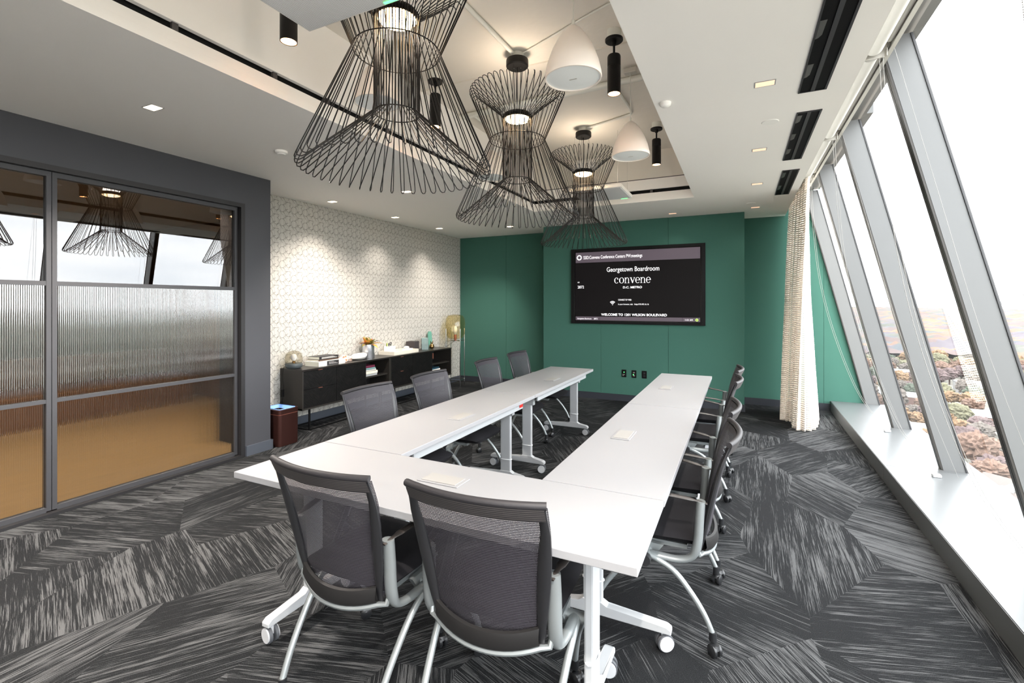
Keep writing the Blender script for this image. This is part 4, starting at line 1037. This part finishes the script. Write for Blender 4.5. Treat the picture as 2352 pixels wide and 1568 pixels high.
b = new(); bx(b, -.055, .055, -.055, .055, 0, .098, .002); o = obj('stone_block', b, M_stone); o.location = (-4.83, 6.60, CT); o.rotation_euler = (0, 0, .75); tag(o, 'lower grey-green stone cube of the stacked pair', 'block', 'stacked grey-green stone cubes')
b = new(); bx(b, -.055, .055, -.055, .055, 0, .098, .002); o = obj('stone_block', b, mat('stone_light', (132, 152, 148), .6, vary=((60, 60, 60), .2, 4))); o.location = (-4.83, 6.60, CT+.0985); o.rotation_euler = (0, 0, .70); tag(o, 'upper grey-green stone cube of the stacked pair', 'block', 'stacked grey-green stone cubes')
b = new(); bx(b, -.008, .008, -.052, .052, 0, .29)
bmesh.ops.bevel(b, geom=[e for e in b.edges if abs(e.verts[0].co.y-e.verts[1].co.y) < 1e-4 and abs(e.verts[0].co.z-e.verts[1].co.z) < 1e-4], offset=.02, segments=4, affect='EDGES')
o = obj('teal_plaque', b, M_teal); o.location = (-4.93, 6.90, CT); o.rotation_euler = (0, -.06, 0); tag(o, 'tall rounded teal plaque behind the brass figure', 'plaque')
t = thing('brass_figurine', 'small shiny brass animal figurine with long ears', 'figurine', (-4.80, 6.76, CT))
b = new(); lathe(b, [(0, 0), (.02, .001), (.036, .015), (.044, .042), (.038, .068), (.02, .084), (0, .09)], n=20); obj('body', b, M_brass, t, True)
for s in (-1, 1):
    b = new(); tube(b, [(0, s*.012, .08), (0, s*.026, .11), (0, s*.04, .14)], [.007, .010, .002], 8); obj('ear', b, M_brass, t, True)
b = new(); tube(b, [(.0, .03, .05), (.0, .052, .062), (0, .06, .07)], [.007, .006, .002], 8); obj('nose', b, M_brass, t, True)
# floor lamp
t = thing('floor_lamp', 'amber glass barrel floor lamp on chrome legs in the corner', 'lamp', (-4.74, 7.42, 0))
b = new(); lathe(b, [(0, .862), (.05, .862), (.13, .885), (.172, .95), (.182, 1.03), (.182, 1.16), (.172, 1.24), (.135, 1.30), (.06, 1.318), (0, 1.32)], n=36, cap=False); obj('glass_shade', b, M_globe, t, True)
b = new(); lathe(b, [(0, .84), (.02, .842), (.026, .90), (.026, .945), (0, .95)], n=16); obj('socket', b, M_copper, t, True)
b = new(); lathe(b, [(0, .95), (.02, .95), (.04, 1.0), (.04, 1.06), (.02, 1.10), (0, 1.105)], n=18); obj('bulb', b, MATS['pale_bulb'], t, True)
for k in range(4):
    a = PI/4+k*PI/2+.25; cx, cy = .19*math.cos(a), .19*math.sin(a)
    b = new(); cyl(b, (cx, cy, 0), (cx, cy, 1.06), .009, 10); cyl(b, (cx, cy, .835), (0, 0, .835), .006, 8); lg = obj('leg', b, M_chrome, t, True)
    a2 = a+PI/2; b = new(); cyl(b, (cx, cy, .12), (.19*math.cos(a2), .19*math.sin(a2), .12), .006, 8); obj('stretcher', b, M_chrome, t, True)
b = new(); tube(b, spline([(0, 0, .84), (-.05, -.06, .79), (-.12, -.14, .70), (-.2, -.2, .4), (-.22, -.2, .05)], 4), .003, 6); obj('power_cord', b, M_blackm, t, True)
# waste bin
t = thing('waste_bin', 'bronze metal waste bin tucked behind the charcoal wall corner', 'bin', (-4.53, 3.545, 0))
def rrect(hx, hy, r, n=5):
    out = []
    for cx, cy, a0 in ((hx-r, hy-r, 0), (-hx+r, hy-r, PI/2), (-hx+r, -hy+r, PI), (hx-r, -hy+r, 1.5*PI)):
        for k in range(n+1): out.append((cx+r*math.cos(a0+PI/2*k/n), cy+r*math.sin(a0+PI/2*k/n)))
    return out
def band(b, rr0, z0, rr1, z1):
    A = [b.verts.new((*p, z0)) for p in rr0]; B = [b.verts.new((*p, z1)) for p in rr1]
    for i in range(len(A)):
        j = (i+1) % len(A); b.faces.new((A[i], A[j], B[j], B[i]))
    return A, B
o1 = rrect(.16, .125, .035); o2 = rrect(.158, .123, .033); i1 = rrect(.135, .10, .02)
b = new(); A, B = band(b, o2, 0.004, o1, .335); b.faces.new(A[::-1]); obj('body', b, M_bin, t, True)
b = new(); band(b, rrect(.1605, .1255, .035), .342, rrect(.1605, .1255, .035), .388); band(b, rrect(.1605, .1255, .035), .388, i1, .39); band(b, i1, .39, rrect(.125, .09, .02), .30); obj('rim', b, M_bin, t, True)
b = new(); band(b, rrect(.158, .123, .033), .335, rrect(.1585, .1235, .033), .342); obj('groove', b, M_copper, t, True)
b = new(); band(b, rrect(.134, .099, .02), .392, rrect(.10, .07, .02), .36); band(b, rrect(.137, .102, .02), .3905, rrect(.134, .099, .02), .395); obj('liner_bag', b, M_bag, t, True)
for k in range(2):
    pass

# ================================================================== WALL SCREEN
t = thing('wall_screen', 'large wall-mounted screen with white lettering on the green wall', 'screen', (0, 0, 0))
YS = 7.36
b = new(); x0, x1, z0, z1 = -2.478, -.447, 1.2, 2.4
for q_ in ((x0, x0+.055, z0, z1), (x1-.055, x1, z0, z1), (x0+.055, x1-.055, z0, z0+.04), (x0+.055, x1-.055, z1-.045, z1)): bx(b, q_[0], q_[1], YS, 7.398, q_[2], q_[3], .002)
obj('surround', b, M_blackm, t)
b = new(); sx0, sx1, sz0, sz1 = -2.41, -.512, 1.247, 2.35
M_bez = mat('bezel_gloss', (5, 5, 6), .2, spec=.25); M_edge = mat('bezel_edge', (190, 180, 150), .2, metal=.8)
for q_ in ((sx0-.012, sx0, sz0-.012, sz1+.012), (sx1, sx1+.012, sz0-.012, sz1+.012), (sx0, sx1, sz0-.012, sz0), (sx0, sx1, sz1, sz1+.012)): bx(b, q_[0], q_[1], YS+.006, 7.398, q_[2], q_[3])
obj('bezel', b, M_bez, t)
b = new(); bx(b, sx1+.012, sx1+.016, YS+.004, YS+.01, sz0-.012, sz1+.012); bx(b, sx0-.012, sx1+.016, YS+.004, YS+.01, sz1+.012, sz1+.015); obj('bezel_trim', b, M_edge, t)
M_scr = mat('screen_black', (4, 4, 4), .35, spec=.12, emit=(44, 40, 42), es=.035)
M_bar = mat('screen_bar', (44, 39, 44), .3, emit=(104, 92, 102), es=.09)
M_txt = mat('screen_white', (240, 240, 240), .4, emit=(250, 246, 250), es=.15)
M_grn = mat('screen_green', (120, 220, 60), .4, emit=(150, 240, 70), es=.4)
yq = YS+.012
b = new(); bx(b, sx0, sx1, yq, 7.398, sz0, sz1); obj('display', b, M_scr, t)
b = new(); bx(b, sx0+.008, sx1-.006, yq-.0012, yq, 2.178, sz1-.006); obj('header_bar', b, M_bar, t)
b = new(); bx(b, sx0+.008, sx1-.006, yq-.0012, yq, sz0+.006, sz0+.066); obj('footer_bar', b, M_bar, t)
b = new(); bx(b, -2.008, -2.005, yq-.002, yq-.0012, sz0+.006, sz0+.066); bx(b, -.762, -.759, yq-.002, yq-.0012, sz0+.006, sz0+.066); obj('footer_divider', b, M_scr, t)
R90 = (PI/2, 0, 0); yt = yq-.0022
# letter sizes were measured on the screen: (text, height of capitals, x, baseline z, target width)
def stext(s, cap, x_, z, width, bold=0, align='LEFT'):
    o = text('screen_text', s, cap/.70, M_txt, t, (x_, yt, z), R90, 1, bold)
    w = max(v.co.x for v in o.data.vertices)-min(v.co.x for v in o.data.vertices); mn = min(v.co.x for v in o.data.vertices)
    k = width/w; o.scale = (k, 1, 1); o.location.x = x_-mn*k
    if align == 'C': o.location.x -= width/2
    return o
def sxz(fx, fz): return (sx0+(sx1-sx0)*fx, sz1-(sz1-sz0)*fz)
cx_ = (sx0+sx1)/2-.03
stext('SSID:Convene Conference Centers PW:meetings', .052, -2.272, 2.235, .93)
stext('Georgetown Boardroom', .074, cx_, 2.02, .80, 0, 'C')
stext('D.C. METRO', .032, cx_, 1.757, .29, .0007, 'C')
stext('KEY:', .020, -2.368, 1.853, .032)
stext('2872', .044, -2.368, 1.765, .105)
stext('CONNECT BY WEB:', .024, -1.71, 1.567, .205)
stext('In your browser, visit', .022, -1.71, 1.50, .225)
stext('http://10.40.16.16', .022, -1.46, 1.50, .215)
stext('WELCOME TO 1201 WILSON BOULEVARD', .036, cx_+.01, 1.33, 1.0, .0009, 'C')
stext('Georgetown Boardroom', .022, -2.375, 1.268, .235)
stext('2872', .022, -2.10, 1.268, .06)
stext('11:51 AM', .023, -.725, 1.268, .105)
# serif word 'convene' built from outlines: broad sides, thin joins
def serif_word(x_, z, w, h):
    b = new(); T = .0003
    def ring_(cx, cz, rx, rz, a0, a1, th=.30, thin=.10, n=28):
        pts = []
        for k in range(n+1):
            a = a0+(a1-a0)*k/n; c_ = math.cos(a); s_ = math.sin(a)
            wd = rx*(thin+(th-thin)*c_*c_)*1.25
            pts.append(((cx+rx*c_, cz+rz*s_), (cx+(rx-wd)*c_, cz+(rz-rz*thin*.9-(wd*.15)*abs(c_))*s_)))
        for (p, q_), (p2, q2) in zip(pts, pts[1:]): prism(b, [p, p2, q2, q_], 'y', -T, T)
    def poly(*p): prism(b, list(p), 'y', -T, T)
    def stem(cx, z0, z1, wd=.24):
        poly((cx-wd/2, z0), (cx+wd/2, z0), (cx+wd/2, z1), (cx-wd/2, z1))
    def serif(cx, z0, ws=.62, t_=.07): poly((cx-ws/2, z0), (cx+ws/2, z0), (cx+ws/2, z0+t_), (cx-ws/2, z0+t_))
    cur = 0
    def c():
        nonlocal cur; ring_(cur+.85, 1, .85, 1.04, math.radians(48), math.radians(318), .34, .10); bmesh.ops.create_circle(b, cap_ends=True, radius=.2, segments=14, matrix=Matrix.Translation((cur+1.32, 0, 1.52)) @ Matrix.Rotation(PI/2, 4, 'X')); cur += 1.85
    def o_():
        nonlocal cur; ring_(cur+.95, 1, .95, 1.04, 0, 2*PI, .34, .10, 40); cur += 2.05
    def n_():
        nonlocal cur; stem(cur+.38, 0, 1.9); serif(cur+.38, 0, .8); poly((cur+.02, 1.84), (cur+.38, 1.84), (cur+.38, 2.0), (cur+.02, 1.9)); stem(cur+1.55, 0, 1.35); serif(cur+1.55, 0, .8)
        ring_(cur+1.02, 1.3, .65, .72, 0, PI*.97, .36, .16, 18); cur += 2.1
    def v_():
        nonlocal cur; poly((cur+.12, 1.93), (cur+.5, 1.93), (cur+1.15, .25), (cur+.95, 0), (cur+.85, 0)); poly((cur+.92, 0), (cur+1.02, 0), (cur+1.72, 1.93), (cur+1.60, 1.93), (cur+.95, .3)); serif(cur+.32, 1.93, .8); serif(cur+1.6, 1.93, .62); cur += 1.98
    def e_():
        nonlocal cur; ring_(cur+.88, 1, .88, 1.04, 0, math.radians(318), .34, .10, 36); poly((cur+.28, 1.0), (cur+1.72, 1.0), (cur+1.72, 1.1), (cur+.28, 1.1)); cur += 1.86
    for f in (c, o_, n_, v_, e_, n_, e_): f()
    k = w/cur
    bmesh.ops.transform(b, matrix=Matrix.Diagonal((k, 1, h/2.05, 1)), verts=b.verts)
    o = obj('screen_text', b, M_txt, t); o.location = (x_-w/2, yt, z); return o
serif_word(cx_, 1.838, .56, .088)
# round toothed emblem, wifi mark, green ring
b = new(); ex, ez = -2.342, 2.262
for k in range(9):
    a = 2*PI*k/9; r0, r1 = .026, .046
    P = [(ex+r0*math.cos(a), ez+r0*math.sin(a)), (ex+r0*math.cos(a+.75), ez+r0*math.sin(a+.75)), (ex+r1*.9*math.cos(a+.72), ez+r1*.9*math.sin(a+.72)), (ex+r1*math.cos(a+.2), ez+r1*math.sin(a+.2))]
    prism(b, P, 'y', yt-.0003, yt+.0003)
obj('emblem', b, M_txt, t)
b = new(); wx, wz = -1.80, 1.498
for r in (.018, .034, .050):
    A = [(wx+r*math.cos(a), wz+.004+r*math.sin(a)) for a in [PI*.25+PI*.5*k/10 for k in range(11)]]; B2 = [(wx+(r+.008)*math.cos(a), wz+.004+(r+.008)*math.sin(a)) for a in [PI*.25+PI*.5*k/10 for k in range(11)]]
    for k in range(10): prism(b, [A[k], A[k+1], B2[k+1], B2[k]], 'y', yt-.0003, yt+.0003)
prism(b, [(wx+.006*math.cos(2*PI*k/10), wz+.004+.006*math.sin(2*PI*k/10)) for k in range(10)], 'y', yt-.0003, yt+.0003); obj('wifi_mark', b, M_txt, t)
b = new(); gx_, gz_ = -.562, 1.280
for k in range(20):
    a, c2 = 2*PI*k/20, 2*PI*(k+1)/20
    prism(b, [(gx_+.010*math.cos(a), gz_+.010*math.sin(a)), (gx_+.010*math.cos(c2), gz_+.010*math.sin(c2)), (gx_+.019*math.cos(c2), gz_+.019*math.sin(c2)), (gx_+.019*math.cos(a), gz_+.019*math.sin(a))], 'y', yt-.0003, yt+.0003)
obj('status_ring', b, M_grn, t)
# wall plates under the screen
def plate(x_, label, kind):
    t = thing('wall_plate', label, 'outlet', (x_, 7.398, .432), 0, 'black wall plates below the screen')
    b = new(); bx(b, -.036, .036, -.006, 0, -.058, .058, .002); obj('plate', b, M_blackm, t)
    if kind == 0:
        b = new(); lathe(b, [(0, 0), (.007, 0), (.005, .003), (0, .004)], n=12); o = obj('green_lamp', b, M_led, t, True, rot=(PI/2, 0, 0), loc=(0, -.006, .02))
        b = new(); bx(b, -.018, -.010, -.008, -.006, -.038, -.01); bx(b, .002, .01, -.008, -.006, -.024, -.012); obj('button', b, M_bracket, t)
    elif kind == 1:
        b = new(); bx(b, -.016, .016, -.008, -.006, -.034, .034); obj('port_frame', b, M_slotgrey, t)
        b = new(); bx(b, -.012, .014, -.0092, -.008, .02, .03); bx(b, -.012, .014, -.0092, -.008, -.032, -.022); obj('port', b, M_bracket, t)
        b = new(); bx(b, -.014, -.004, -.0092, -.008, -.018, .0); obj('green_port', b, M_led, t)
        b = new(); bx(b, -.014, -.004, -.0092, -.008, .004, .016); obj('orange_port', b, M_brass, t)
    else:
        for z in (-.02, .02):
            b = new(); bx(b, -.016, .016, -.0085, -.006, z-.015, z+.015, .004, 2); s_ = obj('socket', b, M_charc, t)
            b = new(); bx(b, -.007, -.005, -.009, -.0085, z-.004, z+.006); bx(b, .005, .007, -.009, -.0085, z-.004, z+.006); obj('slot', b, M_slotgrey, s_)
plate(-1.625, 'leftmost of three black wall plates, with a green light', 0)
plate(-1.471, 'middle black wall plate with coloured ports', 1)
plate(-1.316, 'rightmost black wall plate, a double power socket', 2)

# ================================================================== OUTSIDE (the room is about 60 m up)
GZ = -58
M_gr = mat('ground_park', (122, 119, 110), .95, vary=((.02, .02, .02), .3, 5))
b = new(); bmesh.ops.create_grid(b, x_segments=1, y_segments=1, size=4000); o = obj('ground', b, M_gr); o.location = (1500, 3000, GZ); o['kind'] = 'structure'
rt = random.Random(11)
def crown(seed, sub=4):
    b = new(); bmesh.ops.create_icosphere(b, subdivisions=sub, radius=1); o_ = Vector((seed*7.3, seed*3.1, 0))
    for v in b.verts: v.co *= 1+.28*noise.noise(v.co*1.7+o_)+.26*noise.noise(v.co*4.2+o_)+.30*noise.noise(v.co*9+o_); v.co.z *= .8
    return b
TC = [('rust', (100, 82, 72)), ('orange', (112, 92, 72)), ('yellow-green', (98, 96, 78)), ('grey-brown', (90, 84, 79)), ('dark green', (72, 78, 68)), ('plum-brown', (88, 76, 75))]
protos = []
for i, (nm, c_) in enumerate(TC):
    t = thing('autumn_tree', nm+' autumn tree far below the windows', 'tree', group='autumn trees below the windows')
    m = mat('foliage_'+nm.replace(' ', '_').replace('-', '_'), c_, .95, spec=.1, vary=((8, 8, 8), .7, 5))
    o = obj('crown', crown(i+1), m, t); o.location = (0, 0, 1.55)
    b = new(); cyl(b, (0, 0, 0), (0, 0, 1.2), .09, 6); obj('trunk', b, M_soil, t)
    protos.append(t)
HP = [(47, 150, 9), (58, 172, 8), (72, 186, 8), (52, 205, 11), (40, 188, 7), (96, 245, 10), (66, 265, 14), (112, 310, 16), (88, 350, 16), (145, 410, 16), (108, 455, 13), (46, 128, 7)]
first = set()
placed = []; tries = 0
while len(placed) < 250 and tries < 4000:
    tries += 1; k = len(placed)
    d = 112+490*rt.random()**1.1; tt = rt.uniform(.14, .52)
    y = d/math.hypot(1, tt); x_ = y*tt
    s_ = rt.uniform(3.2, 5.2)*(.9+d/1500)
    if any(math.hypot(x_-hx_, y-hy_) < hr_+s_*1.2 for hx_, hy_, hr_ in HP): continue
    if any(math.hypot(x_-px_, y-py_) < (s_+ps_)*1.02 for px_, py_, ps_ in placed): continue
    placed.append((x_, y, s_))
    i = rt.choice([0, 0, 1, 1, 2, 3, 3, 4, 5]) if k >= 6 else k
    where = 'close below the windows' if d < 200 else ('in the nearer middle distance' if d < 320 else ('in the far middle distance' if d < 470 else 'at the edge of the woodland'))
    lab = '%s %s autumn tree standing %s' % ('small' if s_ < 4.4 else 'large', TC[i][0], where)
    p = protos[i]
    if i not in first: p.location = (x_, y, GZ); p.scale = (s_,)*3; first.add(i); p['label'] = lab
    else: dup(p, (x_, y, GZ), rt.uniform(0, 6), lab, (s_, s_, s_*rt.uniform(.85, 1.1)))
# woods beyond, as one mass
b = new(); rows = []
for i in range(120):
    r_ = []
    d = 625*math.exp(i*.0155)
    for j in range(230):
        tt = .06+1.6*(j/229)**1.3; y = d/math.hypot(1, tt); x_ = y*tt
        h = 9+6*noise.noise(Vector((x_*.03, y*.03, 0)))+5*noise.noise(Vector((x_*.09, y*.09, 3)))+ (d-620)*.0085*(1+.5*noise.noise(Vector((x_*.0012, y*.0012, 5))))
        r_.append((x_, y, GZ+max(0, h)))
    rows.append(r_)
grid(b, rows)
mw = mat('woodland', (150, 118, 92), .95, spec=.1); n = mw.node_tree
q = n.nodes.new('ShaderNodeTexVoronoi'); q.inputs['Scale'].default_value = .035; tcn = n.nodes.new('ShaderNodeTexCoord')
rr = n.nodes.new('ShaderNodeValToRGB'); rr.color_ramp.interpolation = 'CONSTANT'
cols = [(0, (84, 73, 71)), (.2, (95, 77, 66)), (.38, (75, 76, 70)), (.55, (78, 73, 77)), (.72, (101, 83, 66)), (.86, (72, 75, 78))]
while len(rr.color_ramp.elements) < len(cols): rr.color_ramp.elements.new(.5)
for e, (p_, c_) in zip(rr.color_ramp.elements, cols): e.position = p_; e.color = (*lin(c_), 1)
sc_ = n.nodes.new('ShaderNodeSeparateColor'); n.links.new(tcn.outputs['Object'], q.inputs[0]); n.links.new(q.outputs['Color'], sc_.inputs[0]); n.links.new(sc_.outputs[0], rr.inputs[0]); n.links.new(rr.outputs[0], n.nodes['Principled BSDF'].inputs['Base Color'])
o = obj('woodland', b, mw, smooth=True, angle=180); o['kind'] = 'stuff'; tag(o, 'autumn woodland stretching to the horizon', 'woodland')
# houses and flat-roofed blocks
MH = {'brick': mat('house_brick', (98, 76, 70), .9), 'white': mat('house_white', (130, 129, 128), .9), 'roofg': mat('roof_grey', (98, 96, 96), .9), 'roofb': mat('roof_brown', (92, 84, 80), .9), 'roofw': mat('roof_white', (150, 150, 150), .8), 'roofr': mat('roof_tile', (120, 98, 90), .9), 'win': mat('house_window', (70, 76, 84), .3)}
def house(x_, y, w, l, h, rz, wall, roof, label, flat=False, cat='house'):
    t = thing('house' if not flat else 'building', label, cat, (x_, y, GZ), rz, 'houses and buildings below the windows')
    b = new(); bx(b, -w/2, w/2, -l/2, l/2, 0, h); obj('wall', b, MH[wall], t)
    b = new()
    if flat: bx(b, -w/2-.3, w/2+.3, -l/2-.3, l/2+.3, h, h+.7)
    else: prism(b, [(-w/2-.6, h-.2), (w/2+.6, h-.2), (0, h+w*.36)], 'y', -l/2-.5, l/2+.5)
    r_ = obj('roof', b, MH[roof], t)
    n = max(2, int(l/4))
    for k in range(n):
        for s in (-1, 1):
            b = new(); yy = -l/2+(k+.5)*l/n; bx(b, s*w/2-.05, s*w/2+.05, yy-.7, yy+.7, h*.45, h*.45+1.6); obj('window', b, MH['win'], t)
    if not flat:
        b = new(); bx(b, w*.18, w*.18+1, -l*.3, -l*.3+1, h, h+w*.36+1.2); obj('chimney', b, MH['brick'], t)
        b = new(); bx(b, -w*.42, -w*.1, -1.2, 1.2, h, h+1.9); prism(b, [(-1.4, h+1.9), (1.4, h+1.9), (0, h+2.9)], 'x', -w*.42, -w*.08); obj('dormer', b, MH['white'], t)
HS = [(47, 150, 10, 14, 5, .3, 'brick', 'roofg', 'grey-roofed brick house nearest below the windows', False), (58, 172, 10, 15, 6, -1.1, 'white', 'roofg', 'white-walled house with grey roof below the near window', False),
      (72, 186, 10, 14, 5, .8, 'brick', 'roofb', 'brown-roofed brick house far below, beside the mullion', False), (52, 205, 12, 22, 6, 1.35, 'brick', 'roofr', 'long house with pale terracotta roof far below', False),
      (40, 188, 10, 14, 6, .2, 'white', 'roofg', 'small white house seen past the second mullion', False), (96, 245, 12, 18, 5, -.5, 'white', 'roofb', 'white house with brown roof in the trees', False),
      (66, 265, 16, 26, 5, 1.4, 'brick', 'roofw', 'flat white-roofed brick building among the trees', True), (112, 310, 18, 30, 5, 1.45, 'brick', 'roofw', 'broad flat white-roofed building in the middle distance', True),
      (88, 350, 16, 30, 6, 1.3, 'brick', 'roofw', 'brick building with thin white roof in the middle distance', True), (145, 410, 18, 30, 7, 1.5, 'white', 'roofg', 'pale flat-roofed building deep in the trees', True),
      (108, 455, 16, 24, 8, 1.2, 'white', 'roofw', 'white block farther off among autumn trees', True), (46, 128, 9, 11, 4.5, 1.0, 'white', 'roofg', 'white house at the foot of the nearest window', False)]
for h_ in HS: house(*h_[:9], flat=h_[9])
for k, (x_, y, w, h) in enumerate(((1230, 2900, 60, 60), (1420, 3000, 90, 75), (1100, 3050, 45, 50), (1640, 3100, 70, 55), (1270, 3200, 40, 80))):
    t = thing('distant_tower', ['pale tower on the horizon', 'widest pale block on the horizon', 'low pale block on the horizon', 'pale horizon block to the right', 'tallest pale block on the horizon'][k], 'building', (x_, y, GZ+20), 0, 'blocks on the horizon')
    b = new(); bx(b, -w/2, w/2, -15, 15, 0, h); obj('wall', b, MH['white'], t); b = new(); bx(b, -w/5, w/5, -8, 8, h, h+8); obj('roof_box', b, MH['roofg'], t)
